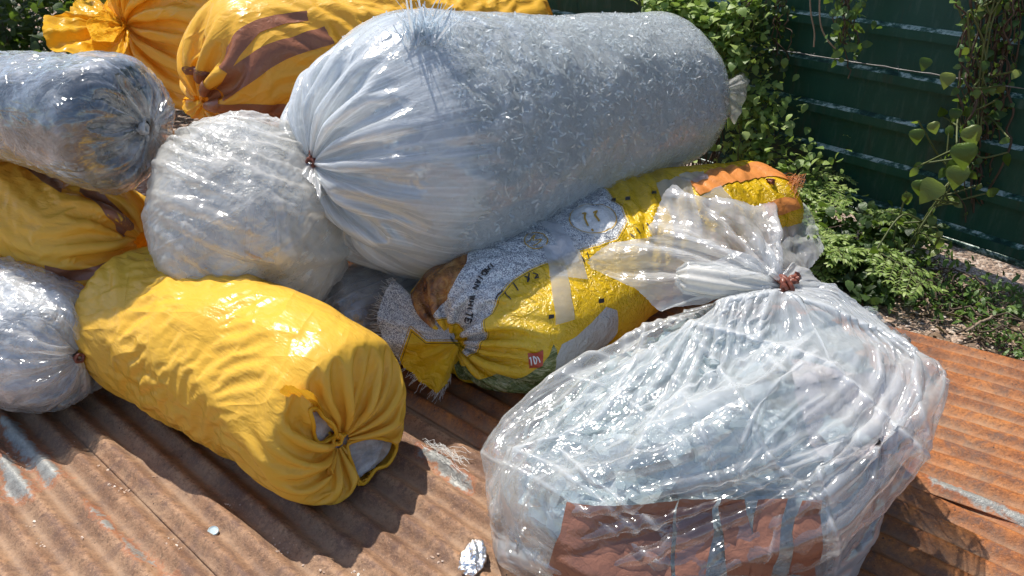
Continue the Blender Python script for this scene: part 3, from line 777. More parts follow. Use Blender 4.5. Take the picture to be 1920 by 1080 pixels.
tag(mesh_np('ground', Gp.reshape(-1, 3), grid_faces(n_, n_, False), gravel_mat()), kind='structure')
# ------------------------------------------------------------------ corrugated sheets
def rust_mat(name, base, dark, light, warm, patches=True):
    t = NT(name); uv = t.uv; p = t.pos
    st = t.mapv(uv, (14, 2.2, 1))
    n = t.noise(st, 1.0, 7, .65, .6); n2 = t.noise(p, 5, 6, .68, .4); n3 = t.noise(p, 90, 4, .7); n4 = t.noise(p, 24, 5, .7)
    c = t.ramp(t.math('ADD', t.math('MULTIPLY', n, .5), t.math('MULTIPLY', n2, .5)), [(.34, dark), (.47, base), (.58, light), (.70, warm)])
    c = t.mix(t.ramp(n3, [(.36, .75), (.52, 0.0)]), c, tuple(x * .4 for x in base))
    n5 = t.noise(p, 11, 7, .75, .8); c = t.mix(t.ramp(n5, [(.47, 0.0), (.60, .8)]), c, (.12, .062, .045)); n6 = t.noise(p, 230, 3, .7); c = t.mix(t.ramp(n6, [(.58, 0.0), (.7, .55)]), c, tuple(min(1, x * 1.7) for x in light))
    c = t.mix(t.ramp(n4, [(.55, 0.0), (.72, .6)]), c, tuple(min(1, x * 1.35) for x in light))
    # dust settled in the valleys
    dust = t.math('MULTIPLY', t.attr('valley'), t.ramp(n2, [(.35, 0.1), (.65, .75)]))
    c = t.mix(dust, c, (.34, .225, .14))
    sp = t.vor(p, 38); spot = t.math('MULTIPLY', t.math('LESS_THAN', sp, .09), t.ramp(t.noise(p, 7, 2), [(.5, 0.0), (.6, 1.0)]))
    c = t.mix(spot, c, (.05, .03, .02))
    zz = t.attr('zinc'); e = t.math('ADD', zz, t.math('MULTIPLY', t.math('SUBTRACT', n4, .5), .09))
    zm = t.ramp(e, [(.0, 0.0), (.012, 1.0)])
    zc = t.ramp(t.noise(p, 30, 5, .7), [(.3, (.16, .155, .14)), (.5, (.27, .27, .25)), (.7, (.36, .36, .33))])
    rim = t.ramp(t.math('ABSOLUTE', e), [(.0, .45), (.010, 0.0)])
    c = t.mix(rim, c, (.40, .11, .03)); c = t.mix(zm, c, zc)
    h = t.math('ADD', t.math('MULTIPLY', n3, .7), t.math('MULTIPLY', n4, .9))
    nm = t.bump(h, .004)
    ro = t.mix(zm, (.72, .72, .72), (.38, .38, .38))
    return t.done(t.n('ShaderNodeBsdfPrincipled', {'Base Color': c, 'Roughness': ro, 'Metallic': t.math('MULTIPLY', zm, .1), 'Normal': nm}).outputs[0])
M['rust'] = rust_mat('weathered_brown_rust', (.26, .135, .07), (.11, .052, .03), (.37, .215, .12), (.38, .165, .06))
M['rust_orange'] = rust_mat('orange_rust', (.32, .10, .022), (.08, .025, .01), (.46, .16, .035), (.54, .22, .06))
def sheet(name, label, q0, q1, dirv, z, mat, lo=-4.2, hi=3.2, seed=0, pitch=.098, zinc=(), amp=.015, org=None, end_rag=True, tilt=0.0):
    """q0..q1 across the corrugations, lo..hi along them (about the origin point org)"""
    d = np.array(dirv, float); d /= np.linalg.norm(d); nrm = np.array((-d[1], d[0])) * -1
    if nrm[1] < 0: nrm = -nrm
    nq = int((q1 - q0) / pitch * 14); nl = 260
    Q, Lg = np.meshgrid(np.linspace(q0, q1, nq), np.linspace(lo, hi, nl))
    XY = org + d * Lg[..., None] + nrm * Q[..., None]
    ph = 2 * np.pi * Q / pitch
    G = np.concatenate((XY, 0 * Q[..., None]), -1)
    wob = .004 * fbm(G, 1.3, seed, 3) + .0022 * fbm(G, 9, seed + 4, 3)
    Z = z + amp * np.cos(ph) + wob + tilt * (Q - q0)
    G[..., 2] = Z
    val = .5 - .5 * np.cos(ph)
    zz = np.full(Q.shape, -1.0)
    for poly in zinc:
        pw = np.array([P(a, b, z + amp)[:2] for a, b in poly]); zz = np.maximum(zz, polysdf(G[..., 0], G[..., 1], pw))
    G2 = G.copy(); G2[..., 2] -= .0012
    V = np.concatenate((G.reshape(-1, 3), G2.reshape(-1, 3))); m = nl * nq
    F = grid_faces(nl, nq, False); F2 = F[:, ::-1] + m
    def edge(ix): ix = np.array(ix); return np.stack((ix[:-1], ix[1:], ix[1:] + m, ix[:-1] + m), -1)
    I = np.arange(m).reshape(nl, nq)
    E = np.concatenate([edge(I[0]), edge(I[-1]), edge(I[:, 0]), edge(I[:, -1])])
    uv = np.stack((Q.ravel(), Lg.ravel()), -1); uv = np.concatenate((uv, uv))
    o = mesh_np(name, V, [F, F2, E], mat, None, {'valley': np.tile(val.ravel(), 2), 'zinc': np.tile(zz.ravel(), 2)}, uv)
    return tag(o, label, 'corrugated sheet', 'corrugated sheets the bags lie on')
dL = (-.75, .66); org = P(1840, 940, .02)[:2]
zl = [[(0, 775), (40, 790), (105, 870), (130, 890), (95, 905), (60, 880), (0, 805)], [(0, 835), (30, 870), (70, 915), (60, 935), (0, 925)],
      [(160, 935), (200, 965), (215, 990), (180, 975)], [(225, 1000), (300, 1050), (330, 1080), (250, 1040)]]
zm_ = [[(785, 830), (835, 850), (885, 900), (880, 925), (825, 880), (780, 840)]]
zs = [[(1740, 890), (1800, 905), (1925, 965), (1990, 1000), (1990, 1022), (1925, 985), (1800, 925), (1740, 908)]]
SHEETS = 0
sheet('corrugated_sheet', 'bright orange rusted corrugated sheet at the right edge, next to the gravel', -.0342, .83, (-.837, .547), .024, M['rust_orange'], -2.8, 2.6, 5, .0684, zs, .0085, org)
sheet('corrugated_sheet', 'orange brown corrugated sheet under the big front clear bag, pale zinc strip along its edge', -.722, .038, dL, .0165, M['rust_orange'], -3.0, 3.4, 6, .076, zs, .0115, org)
sheet('corrugated_sheet', 'brown rusted corrugated sheet under the front yellow bag, crossed by its shadow', -1.482, -.646, dL, .0140, M['rust'], -3.0, 4.2, 7, .076, zm_, .0115, org)
sheet('corrugated_sheet', 'tan rusted corrugated sheet in the lower left corner with grey zinc patches', -2.318, -1.406, dL, .0115, M['rust'], -3.0, 4.2, 8, .076, zl, .0115, org)
# ------------------------------------------------------------------ bags
RS = run_jobs()
SF = {}; LN = {}
for k, b in RS.items():
    if k in 'CDFJK': SF[k], LN[k] = film_surf(b, 200 + ord(k), .005 if k == 'J' else .003, dict(J=(5.5, .016, 15, .005), C=(11, .006, 30, .003), D=(6, .011, 24, .002)).get(k, (13, .005, 30, .003)), across=9. if k == 'J' else 14., long_=.8 if k == 'J' else 1.7, n=2 if k == 'J' else 3, cover=-.02 if k == 'J' else 0)
    else: SF[k] = Surf(refine(b['X']).astype(np.float32))
CY, GY, TB = 'sack', 'stuffed yellow sacks', 'bag'
def inner(k, d):                      # the packed contents just under the film
    b = RS[k]; X = b['B'] - b['N'] * d
    return X
def bagroot(k, label, cat, loc=None, group=None, name='stuffed_bag'):
    c = SF[k].X.reshape(-1, 3); m = c.mean(0); m[2] = c[:, 2].min()
    return thing(name, label, cat, tuple(float(x) for x in m), group)
# --- A
t = bagroot('A', 'long yellow plastic bag lying in front on the rusty sheet, its knotted end torn open', TB, group=GY, name='yellow_bag')
s = SF['A']
def psdf(S_, poly, m=.0014): return np.where((np.linspace(0, 1, S_.nv)[:, None] > .5) & S_.face, polysdf(S_.pj[..., 0], S_.pj[..., 1], np.array(poly, float)) * m, -1)
H1 = [(566, 762), (592, 770), (612, 795), (620, 818), (600, 828), (588, 815), (575, 785)]
H2 = [(640, 826), (690, 822), (735, 836), (750, 862), (736, 896), (710, 912), (678, 908), (660, 882), (646, 850)]
SB = Surf(refine(RS['A']['B']).astype(np.float32)); holes = np.maximum(psdf(SB, H1), psdf(SB, H2))
def alpha_yellow():
    m = M['yellow'].copy(); m.name = 'yellow_plastic_torn'; nt = m.node_tree
    out = [n for n in nt.nodes if n.type == 'OUTPUT_MATERIAL'][0]; src = out.inputs[0].links[0].from_socket
    a = nt.nodes.new('ShaderNodeAttribute'); a.attribute_name = 'hole'
    g = nt.nodes.new('ShaderNodeMath'); g.operation = 'GREATER_THAN'; nt.links.new(a.outputs['Fac'], g.inputs[0]); g.inputs[1].default_value = 0
    tr = nt.nodes.new('ShaderNodeBsdfTransparent'); mx = nt.nodes.new('ShaderNodeMixShader')
    nt.links.new(g.outputs[0], mx.inputs[0]); nt.links.new(src, mx.inputs[1]); nt.links.new(tr.outputs[0], mx.inputs[2]); nt.links.new(mx.outputs[0], out.inputs[0])
    return m
surf_mesh('bag_skin', s.X, alpha_yellow(), t, {'hole': holes}, keep=holes < .004)
surf_mesh('contents', inner('A', .005), M['greyfilm'], t)
for poly in (H1, H2):
    pp = catmull(np.array(poly + poly[:1], float), 60); c = np.array([s.at(*SB.uv(*q), .004) for q in pp[:-1]])
    for _ in range(10): c = (np.roll(c, 1, 0) + 2 * c + np.roll(c, -1, 0)) / 4
    c = np.concatenate((c, c[:2])); c += np.stack([fbm(c, 30, 4 + k, 2) for k in range(3)], -1) * .003
    tubes('hem', [c], .0055, M['yellow_deep'], t, 7)
kn = s.at(*s.uv(628, 830), .01)
tie('knot', kn, (.5, -.8, .2), .013, M['yellow_deep'], t, 2, 3)
# gathered lip standing up above the knot
lip = fan('lip', s.at(*s.uv(600, 775), .0), [s.at(*s.uv(528, 735), .02), s.at(*s.uv(545, 728), .045), s.at(*s.uv(575, 735), .03), s.at(*s.uv(600, 740), .02)], M['yellow_deep'], t, 60, 30, 5, .006, 3, .02, False, crumple=.004)
# --- B
t = bagroot('B', 'largest clear bag, full of pale blue plastic shreds, across the top of the heap', TB, name='clear_bag')
s = SF['B']; vv = np.linspace(0, 1, s.nv)[:, None]; un = np.linspace(0, 1, s.nu)[None]
edge_ = .262 + .05 * fbm(s.X, 4, 33, 3)
cyl = np.stack(np.broadcast_arrays(np.cos(2 * np.pi * un) * 9, np.sin(2 * np.pi * un) * 9, vv * 1.6), -1)
strk = (1 - np.abs(fbm(cyl, 1.6, 51, 2)) * 7).clip(0, 1) + .6 * (1 - np.abs(fbm(cyl, 4.1, 52, 2)) * 7).clip(0, 1)
near = np.clip((edge_ + .06 - vv) / .12, 0, 1)
milk = .36 * np.clip((edge_ - vv) / .05, 0, 1) + .36 * strk * near + .02 + .05 * fbm(s.X, 3, 35, 3) + .10 * near
surf_mesh('film', s.X, M['film_b'], t, {'milk': milk})
XB = inner('B', .005); surf_mesh('contents', (XB + RS['B']['N'] * (facets(XB, 40, 3, 6) * .007 + facets(XB, 14, 5, 5) * .012 - .008)[..., None]).astype(np.float32), M['shav'], t)
def flakes(name, k, n, seed, lo, hi, mat, parent, depth=(-.003, .004), size=(.004, .013), vr=(.1, 1), tilt=.45, wide=(.15, .5)):
    rs = np.random.RandomState(seed); b = RS[k]; nv, nu = b['X'].shape[:2]
    j = (rs.uniform(vr[0], vr[1], n) * (nv - 1)).astype(int); i = rs.randint(0, nu, n)
    p = b['B'][j, i] + b['N'][j, i] * rs.uniform(*depth, (n, 1)).astype(np.float32)
    nn = b['N'][j, i] + rs.randn(n, 3) * tilt; nn /= np.linalg.norm(nn, axis=1)[:, None]
    a = np.cross(nn, rs.randn(n, 3)); a /= np.linalg.norm(a, axis=1)[:, None]; c = np.cross(nn, a)
    L = rs.uniform(*size, (n, 1)); W = L * rs.uniform(*wide, (n, 1)); q = nn * L * rs.uniform(-.25, .25, (n, 1))
    V = np.stack((p - a * L - c * W, p - c * W + q, p + a * L - c * W * .3, p + a * L * .8 + c * W, p + c * W * .8 + q, p - a * L + c * W * .5), 1)
    F = np.array([[0, 1, 4, 5], [1, 2, 3, 4]]); FF = (F[None] + (np.arange(n) * 6)[:, None, None]).reshape(-1, 4)
    return tag(mesh_np(name, V.reshape(-1, 3), FF, mat, parent, smooth=False), kind='stuff')
M['flake'] = plain('shiny_flake', (.72, .80, .86), .12, var=.1, spec=1.0, trans=.35, bump=0)
flakes('plastic_shreds', 'B', 15000, 1, 0, 1, M['shred'], t, (-.009, .0), (.005, .013), (.12, .98), .6, (.12, .4))
flakes('bright_shreds', 'B', 500, 2, 0, 1, M['flake'], t, (.001, .004), (.002, .006), (.14, .98), .4, (.15, .4))
# tear in the top with shreds poking out
rs = np.random.RandomState(12); pc = []
for k in range(150):
    px = 800 + rs.randn() * 26; py = 58 + rs.rand() * 30
    a = s.at(*s.uv(px, max(py, 34)), .0); hgt = rs.uniform(.02, .11) * (1.2 if abs(px - 800) < 25 else .6)
    d = np.array((rs.randn() * .5, rs.randn() * .4, 1.0)); d /= np.linalg.norm(d)
    pc.append((a, d, hgt))
V = []; F = []
for k, (a, d, h_) in enumerate(pc):
    sd2 = np.cross(d, rs.randn(3)); sd2 /= np.linalg.norm(sd2); w_ = rs.uniform(.0015, .006); cv = rs.randn(3) * .012
    for q in range(5):
        f = q / 4; c = a + d * h_ * f + cv * f * f; V += [c - sd2 * w_ * (1 - .6 * f), c + sd2 * w_ * (1 - .6 * f)]
    F += [[k * 10 + 2 * q, k * 10 + 2 * q + 1, k * 10 + 2 * q + 3, k * 10 + 2 * q + 2] for q in range(4)]
tag(mesh_np('shreds_at_tear', np.array(V), np.array(F), M['flake'], t), kind='stuff')
kb = P(586, 306, .725)
tie('tie', kb, (.5, .4, 0), .016, M['tie'], t, 5, 2)
fan('bag_mouth', kb, [P(560, 285, .74), P(545, 300, .73), P(556, 322, .71), P(588, 345, .69), P(600, 375, .67), P(604, 330, .70)], M['film_ruf'], t, 80, 40, 8, .006, 4, .012, True, crumple=.004)
er = s.at(*s.uv(1360, 170), -.01)
fan('loose_corner', er, [P(1396, 130, .68), P(1406, 148, .66), P(1396, 190, .62), P(1378, 238, .56), P(1362, 210, .58), P(1360, 148, .64)], M['film_ruf'], t, 70, 40, 7, .008, 6, .03, True, crumple=.006)
# --- C
t = bagroot('C', 'round dusty clear bag with yellowish scraps inside, left of the biggest bag', TB, name='clear_bag')
surf_mesh('film', SF['C'].X, M['film_c'], t, {'ln': LN['C']})
surf_mesh('contents', inner('C', .005), M['mixed'], t)
s = SF['C']
for k, (l, r_) in enumerate([([(470, 425), (510, 480), (540, 520)], [(440, 440), (480, 500), (500, 535)]), ([(380, 470), (400, 510), (450, 545)], [(360, 490), (375, 530), (420, 560)])]):
    patch('yellow_scrap', s.strip(l, r_, 40, 8, -.012), M['yellow_deep'], t)
# --- D
t = bagroot('D', 'clear bag rolled round shiny dark grey silver film, top left above the yellow bag', TB, name='clear_bag')
surf_mesh('film', SF['D'].X, M['film_d'], t, {'ln': LN['D']})
surf_mesh('contents', inner('D', .005), M['silver'], t)
tie('knot', SF['D'].at(*SF['D'].uv(272, 240), .0), (1, -.2, 0), .014, M['film_ruf'], t, 6, 2)
# --- E
t = bagroot('E', 'yellow plastic bag with brown tape bands, under the silver bag at the left edge', TB, group=GY, name='yellow_bag')
s = SF['E']; surf_mesh('bag_skin', s.X, M['yellow'], t)
for l, r_ in (([(0, 278), (60, 310), (120, 345)], [(0, 292), (60, 325), (115, 362)]), ([(165, 345), (205, 375), (235, 405), (250, 430)], [(150, 362), (190, 390), (215, 420), (235, 445)]),
              ([(85, 497), (130, 505), (180, 500), (225, 480)], [(90, 520), (135, 528), (180, 520), (228, 500)])):
    patch('tape', s.strip(l, r_, 50, 8, .003, .3, 3), M['tape'], t)
# --- F
t = bagroot('F', 'small clear bag of crumpled film with a white knotted tip, at the left edge', TB, name='clear_bag')
surf_mesh('film', SF['F'].X, M['film_f'], t, {'ln': LN['F']})
surf_mesh('contents', inner('F', .005), M['whitefilm'], t)
kf = SF['F'].at(*SF['F'].uv(150, 672), .012)
tie('tie', kf, (.6, -.7, .1), .011, M['tie'], t, 8, 1)
fan('knot_tip', kf, [P(140, 690, .17), P(132, 705, .16), P(142, 714, .15), P(158, 710, .15), P(162, 694, .17), P(152, 684, .18)], M['cream'], t, 60, 30, 6, .004, 9, .008, True, crumple=.004)
# --- G
t = bagroot('G', 'yellow bag at the back left, its mouth flaring in ruffles past a tight gather', TB, group=GY, name='yellow_bag')
surf_mesh('bag_skin', SF['G'].X, M['yellow'], t)
kg = P(236, 48, .74)
fan('ruffle', kg, [P(200, -30, .86), P(150, -10, .86), P(125, 25, .84), P(82, 30, .84), P(78, 62, .80), P(98, 95, .72), P(160, 108, .68), P(215, 110, .66), P(240, 90, .68)], M['yellow_deep'], t, 240, 80, 18, .028, 14, .03, True, crumple=.02)
fan('inner_ruffle', kg, [P(215, -40, .88), P(190, 20, .84), P(160, 40, .82), P(170, 75, .76), P(215, 80, .72), P(230, 40, .78)], M['yellow_deep'], t, 160, 60, 12, .02, 15, .03, True, crumple=.015)
# --- H
t = bagroot('H', 'yellow bag with long brown tape strips, lying behind the biggest clear bag', TB, group=GY, name='yellow_bag')
s = SF['H']; surf_mesh('bag_skin', s.X, M['yellow'], t)
for l, r_ in (([(575, 20), (520, 28), (470, 42), (425, 90), (410, 125)], [(577, 39), (527, 47), (486, 63), (448, 106), (430, 140)]),
              ([(608, 50), (540, 72), (480, 95), (430, 130), (405, 165)], [(626, 82), (556, 104), (506, 128), (456, 164), (418, 190)]),
              ([(545, 198), (500, 196), (450, 195), (405, 195)], [(540, 228), (500, 225), (450, 220), (405, 210)])):
    patch('tape', s.strip(l, r_, 70, 10, .003, .3, 3), M['tape'], t)
kh = s.at(*s.uv(384, 188), .01)
patch('tape', s.strip([(362, 140), (375, 175), (392, 205)], [(392, 135), (400, 165), (412, 200)], 30, 10, .006, .2, 5), M['tape'], t)
fan('mouth', kh, [P(350, 185, .62), P(340, 205, .58), P(360, 222, .56), P(390, 226, .56), P(400, 210, .58), P(380, 195, .62)], M['yellow_deep'], t, 70, 30, 7, .008, 16, .012, True, crumple=.006)
# --- K: added to fill and darken the gap under B
t = bagroot('K', 'grey clear bag squashed in the shadow under the biggest bag, behind the sack mouth', TB, name='clear_bag')
surf_mesh('film', SF['K'].X, M['film_f'], t, {'ln': LN['K']}); surf_mesh('contents', inner('K', .006), M['greyfilm'], t)
t = bagroot('L', 'lowest yellow bag at the back, hidden in shadow under the taped bag', TB, group=GY, name='yellow_bag')
surf_mesh('bag_skin', SF['L'].X, M['yellow'], t)
# --- I printed sack
t = bagroot('I', 'yellow and white printed rice sack patched with tape, its frayed mouth facing left', CY, name='printed_sack')
s = SF['I']
zn = lambda pts, k=2: uvpoly(s, pts, k)
zw = zn([(800, 640), (815, 560), (870, 490), (935, 415), (1000, 372), (1090, 335), (1150, 368), (1182, 442), (1071, 475), (1008, 498), (948, 532), (885, 622), (853, 650)], 1)
zo = zn([(1068, 405), (1078, 390), (1105, 384), (1138, 388), (1155, 405), (1153, 425), (1132, 438), (1100, 438), (1078, 425)], 3)
zf = zn([(775, 545), (800, 500), (860, 462), (900, 450), (880, 490), (856, 530), (838, 570), (822, 620), (800, 622)], 2)
zr = zn([(850, 668), (930, 700), (1030, 664), (1042, 640), (1040, 700), (1000, 760), (930, 790), (850, 760)], 1)
zg = zn([(1040, 652), (1090, 625), (1150, 560), (1150, 640), (1060, 720), (1030, 715)], 1)
surf_mesh('sack_cloth', s.X, M['sack'], t, dict(z_white=zw, z_oval=zo, z_food=zf, z_rice=zr, z_grey=zg))
ov = [(1068 + 44 * (1 + math.cos(a)), 411 + 27 * math.sin(a)) for a in np.linspace(0, 2 * np.pi, 30)]
strokes('printed_emblem', s, [ov], .0035, M['gold_ink'], t)
strokes('printed_emblem', s, [[(1092, 402), (1098, 400), (1096, 410), (1103, 425)], [(1112, 400), (1121, 396), (1116, 404), (1124, 416)], [(1110, 431), (1112, 434)]], .007, M['gold_ink'], t)
ov2 = [(1002 + 24 * math.cos(a) * .9 + 3, 452 + 15 * math.sin(a)) for a in np.linspace(0, 2 * np.pi, 24)]
strokes('printed_emblem', s, [ov2, [(988, 455), (1004, 442), (1000, 452), (1016, 450), (1000, 462)]], .004, M['gold_ink'], t)
# lettering, written along the edge of the white panel
GL = {'I': [[(.5, 0), (.5, 1)]], 'N': [[(0, 0), (0, 1), (1, 0), (1, 1)]], 'D': [[(0, 0), (0, 1), (.7, .85), (1, .5), (.7, .12), (0, 0)]], 'A': [[(0, 0), (.5, 1), (1, 0)], [(.2, .4), (.8, .4)]],
      'W': [[(0, 1), (.25, 0), (.5, .8), (.75, 0), (1, 1)]], 'H': [[(0, 0), (0, 1)], [(1, 0), (1, 1)], [(0, .5), (1, .5)]], 'T': [[(0, 1), (1, 1)], [(.5, 1), (.5, 0)]], 'E': [[(1, 0), (0, 0), (0, 1), (1, 1)], [(0, .5), (.8, .5)]],
      '1': [[(.2, .8), (.5, 1), (.5, 0)]], '0': [[(0, .5), (.3, 1), (.7, 1), (1, .5), (.7, 0), (.3, 0), (0, .5)]], 'O': [[(0, .5), (.3, 1), (.7, 1), (1, .5), (.7, 0), (.3, 0), (0, .5)]],
      'L': [[(0, 1), (0, 0), (.8, 0)]], 'R': [[(0, 0), (0, 1), (.8, .85), (.8, .6), (0, .5), (.9, 0)]], 'M': [[(0, 0), (0, 1), (.5, .4), (1, 1), (1, 0)]], 'Z': [[(0, 1), (1, 1), (0, 0), (1, 0)]], ' ': []}
def letters(txt, path, hgt, wid=.7):
    """pixel polylines of text whose baseline runs along a pixel path"""
    p = np.array(path, float); d = np.linalg.norm(np.diff(p, axis=0), axis=1); sl = np.concatenate(([0], np.cumsum(d))); out = []
    step = sl[-1] / len(txt)
    for k, ch in enumerate(txt):
        a = step * k; c = np.array([np.interp(a, sl, p[:, j]) for j in (0, 1)]); e = np.array([np.interp(a + step * .9, sl, p[:, j]) for j in (0, 1)])
        tx = (e - c) / (np.linalg.norm(e - c) + 1e-9); up = np.array((tx[1], -tx[0]))
        for g in GL[ch]: out.append([tuple(c + tx * x * step * wid + up * y * hgt) for x, y in g])
    return out
strokes('printed_lettering', s, letters('INDIAN WHITE', [(921, 492), (895, 520), (882, 550), (876, 585), (872, 606)], 10), .0048, M['black_ink'], t)

strokes('printed_lettering', s, letters('IIIMIIIHIIIMII', [(1045, 388), (1075, 366), (1115, 357)], 5), .0022, M['black_ink'], t)
for ln_ in ([[(930, 562), (935, 552), (943, 545)], [(947, 548), (951, 556), (958, 562)], [(962, 532), (972, 545)], [(983, 518), (992, 522), (990, 530)], [(992, 512), (988, 530)], [(998, 512), (1008, 515), (1002, 524), (1010, 520)],
        [(1192, 428), (1200, 440)], [(1204, 420), (1206, 434)], [(1212, 418), (1222, 432)], [(1182, 440), (1190, 446)], [(1088, 480), (1096, 492)], [(1100, 474), (1104, 486)]]): strokes('printed_mark', s, [ln_], .004, M['black_ink'], t)
rb = s.strip([(990, 662), (992, 690)], [(1018, 655), (1018, 684)], 10, 10, .003)
patch('printed_badge', rb, M['red_ink'], t)
strokes('printed_lettering', s, letters('101', [(994, 683), (1016, 677)], 13), .0034, M['white_ink'], t, .006)
for px, py in ((1127, 565), (1033, 594)):
    patch('printed_square', s.strip([(px - 5, py - 4), (px - 5, py + 4)], [(px + 5, py - 5), (px + 5, py + 3)], 6, 6, .003), M['black_ink'], t)
for px, py in ((1150, 376), (1177, 374), (1226, 362)):
    patch('printed_square', s.strip([(px - 4, py - 3), (px - 4, py + 3)], [(px + 4, py - 4), (px + 4, py + 2)], 5, 5, .003), M['black_ink'], t)
# tapes
patch('orange_tape', s.strip([(1290, 340), (1360, 316), (1430, 308), (1485, 322)], [(1312, 366), (1370, 345), (1440, 332), (1495, 345)], 60, 10, .004, .2, 3), M['orange_tape'], t)
patch('orange_tape', s.strip([(1430, 385), (1470, 370), (1492, 372)], [(1440, 408), (1470, 402), (1500, 390)], 30, 10, .005, .2, 4), M['orange_tape'], t)
for l, r_ in (([(1230, 345), (1245, 390), (1262, 440)], [(1282, 335), (1305, 380), (1315, 440)]), ([(1272, 330), (1288, 342)], [(1318, 322), (1328, 336)]),
              ([(1312, 370), (1330, 410)], [(1352, 348), (1376, 385)]), ([(1015, 460), (1030, 520)], [(1085, 470), (1100, 525)]), ([(1030, 500), (1034, 560), (1040, 610)], [(1060, 500), (1070, 560), (1075, 600)]), ([(1015, 420), (1060, 500)], [(1040, 415), (1085, 490)])):
    patch('clear_tape', s.strip(l, r_, 40, 12, .006, .15, 5), M['clear_tape'], t)
tie('tie', s.at(*s.uv(1445, 343), .01), (.3, .3, 1), .012, M['tie'], t, 12, 4)
# the mouth at the left: twisted neck, then a flared, frayed opening
kn = P(852, 636, .25)
rim = [P(738, 522, .33), P(716, 560, .29), P(706, 600, .25), P(718, 640, .2), P(760, 690, .13), P(820, 742, .07), P(845, 700, .12), P(800, 640, .2), P(775, 600, .26), P(760, 560, .3)]
RX = fan('sack_mouth', kn, rim, None, None, 200, 70, 9, .010, 22, .028, True, ret=True, crumple=.008)
def fsd(poly): pj = proj(RX); return polysdf(pj[..., 0], pj[..., 1], np.array(poly, float)) * .0015
zwm = np.maximum(fsd([(700, 500), (860, 500), (870, 640), (800, 640), (770, 615), (740, 700), (690, 660)]), -1)
surf_mesh('sack_mouth', RX.astype(np.float32), M['sack'], t, dict(z_white=zwm, z_oval=zwm * 0 - 1, z_food=zwm * 0 - 1, z_rice=zwm * 0 - 1, z_grey=zwm * 0 - 1))
rs = np.random.RandomState(5); ps = []
for k in range(260):
    i = rs.randint(0, RX.shape[1]); a = RX[-1, i]; d = a - RX[-12, i]; d /= np.linalg.norm(d) + 1e-9
    b = a + d * rs.uniform(.008, .034) + rs.randn(3) * .006 + np.array((0, 0, -.006)); ps.append(wiggle(a - d * .004, b, 5, .004, k))
tag(tubes('frayed_threads', ps, .0009, M['white_thread'], t, 3), kind='stuff')
ps = [wiggle(s.at(*s.uv(1470 + rs.rand() * 25, 318 + rs.rand() * 60), 0), s.at(*s.uv(1490, 340), 0) + np.array((rs.uniform(.0, .06), 0.02, rs.uniform(-.02, .04))), 6, .01, k) for k in range(60)]
tag(tubes('frayed_threads', ps, .0009, M['orange_tape'], t, 3), kind='stuff')
fan('film_end', P(1462, 395, .3), [P(1440, 400, .33), P(1442, 470, .24), P(1470, 520, .16), P(1512, 512, .14), P(1546, 468, .18), P(1530, 415, .25), P(1505, 380, .30), P(1480, 372, .34)], M['film_ruf'], t, 200, 70, 7, .016, 24, .06, True, crumple=.02)
# --- J
TAUT = [((905, 850), (1070, 940), (1240, 1058)), ((960, 842), (1080, 905), (1195, 995)), ((1050, 850), (1150, 930), (1250, 1000)), ((1150, 570), (1230, 660), (1300, 770), (1345, 900)), ((1465, 548), (1300, 575), (1180, 600)),
        ((1545, 745), (1470, 800), (1385, 885)), ((1505, 690), (1440, 740), (1390, 830)), ((1555, 690), (1650, 770), (1760, 880)), ((1300, 630), (1380, 730), (1440, 850), (1540, 935)), ((1480, 556), (1600, 600), (1715, 650)),
        ((1640, 650), (1655, 760), (1640, 900)), ((1712, 660), (1722, 760), (1745, 865)), ((1215, 600), (1190, 680), (1120, 790), (960, 850)), ((1440, 560), (1430, 640), (1470, 700)), ((1260, 600), (1420, 640), (1560, 690)),
        ((1380, 900), (1480, 925), (1545, 940)), ((1545, 940), (1570, 1010), (1560, 1078)), ((1340, 700), (1250, 760), (1190, 850)), ((1060, 700), (1160, 740), (1280, 830)), ((1600, 800), (1540, 880), (1560, 935))]
def taut(S_, lines, wpx):
    """film pulled tight between the bag's corners: sharp raised folds along given lines of its visible side"""
    x, y = S_.pj[..., 0], S_.pj[..., 1]; w_ = fbm(S_.X, 5, 8, 2) * 9; x = x + w_; y = y + fbm(S_.X, 5, 18, 2) * 9; r = np.zeros(x.shape)
    for li, ln in enumerate(lines):
        c = catmull(np.array(ln, float), 14); d = np.full(x.shape, 1e9)
        for a, b_ in zip(c[:-1], c[1:]):
            e = b_ - a; t_ = np.clip(((x - a[0]) * e[0] + (y - a[1]) * e[1]) / (e @ e), 0, 1); d = np.minimum(d, np.hypot(x - a[0] - t_ * e[0], y - a[1] - t_ * e[1]))
        r = np.maximum(r, np.clip(1 - d / wpx, 0, 1) * (.6 + .4 * ((li * 7) % 5) / 4))
    return r * S_.face
_w = taut(SF['J'], TAUT, 26) ** 1.5; _n = taut(SF['J'], TAUT, 7)
SF['J'] = Surf((SF['J'].X + SF['J'].N * (_w * .010 + _n * .003)[..., None]).astype(np.float32)); LN['J'] = np.maximum(LN['J'] * .7, _n * .95 + _w * .12)  # folds raised; their highlights painted in through the crease field
t = bagroot('J', 'big clear bag at the right front with brown tape low on its front', TB, name='clear_bag')
s = SF['J']
milk = .06 + .10 * fbm(s.X, 3, 44, 3) - .12 * ((s.pj[..., 1] > 920) & (s.pj[..., 0] > 1040) & (s.pj[..., 0] < 1550)) + .26 * np.clip((np.linspace(0, 1, s.nv)[:, None] - .62) / .25, 0, 1)
surf_mesh('film', s.X, M['film_j'], t, {'milk': milk, 'ln': LN['J']})
b = RS['J']
cb = ringbag(LC, 300, 260, 3.0, post=postJ, lump=lambda B: fbm(B, 5, 41, 3) * .03 + facets(B, 8, 9) * .07)
surf_mesh('contents', np.maximum(cb['B'], (-9, -9, .012)).astype(np.float32), M['bluefilm'], t)
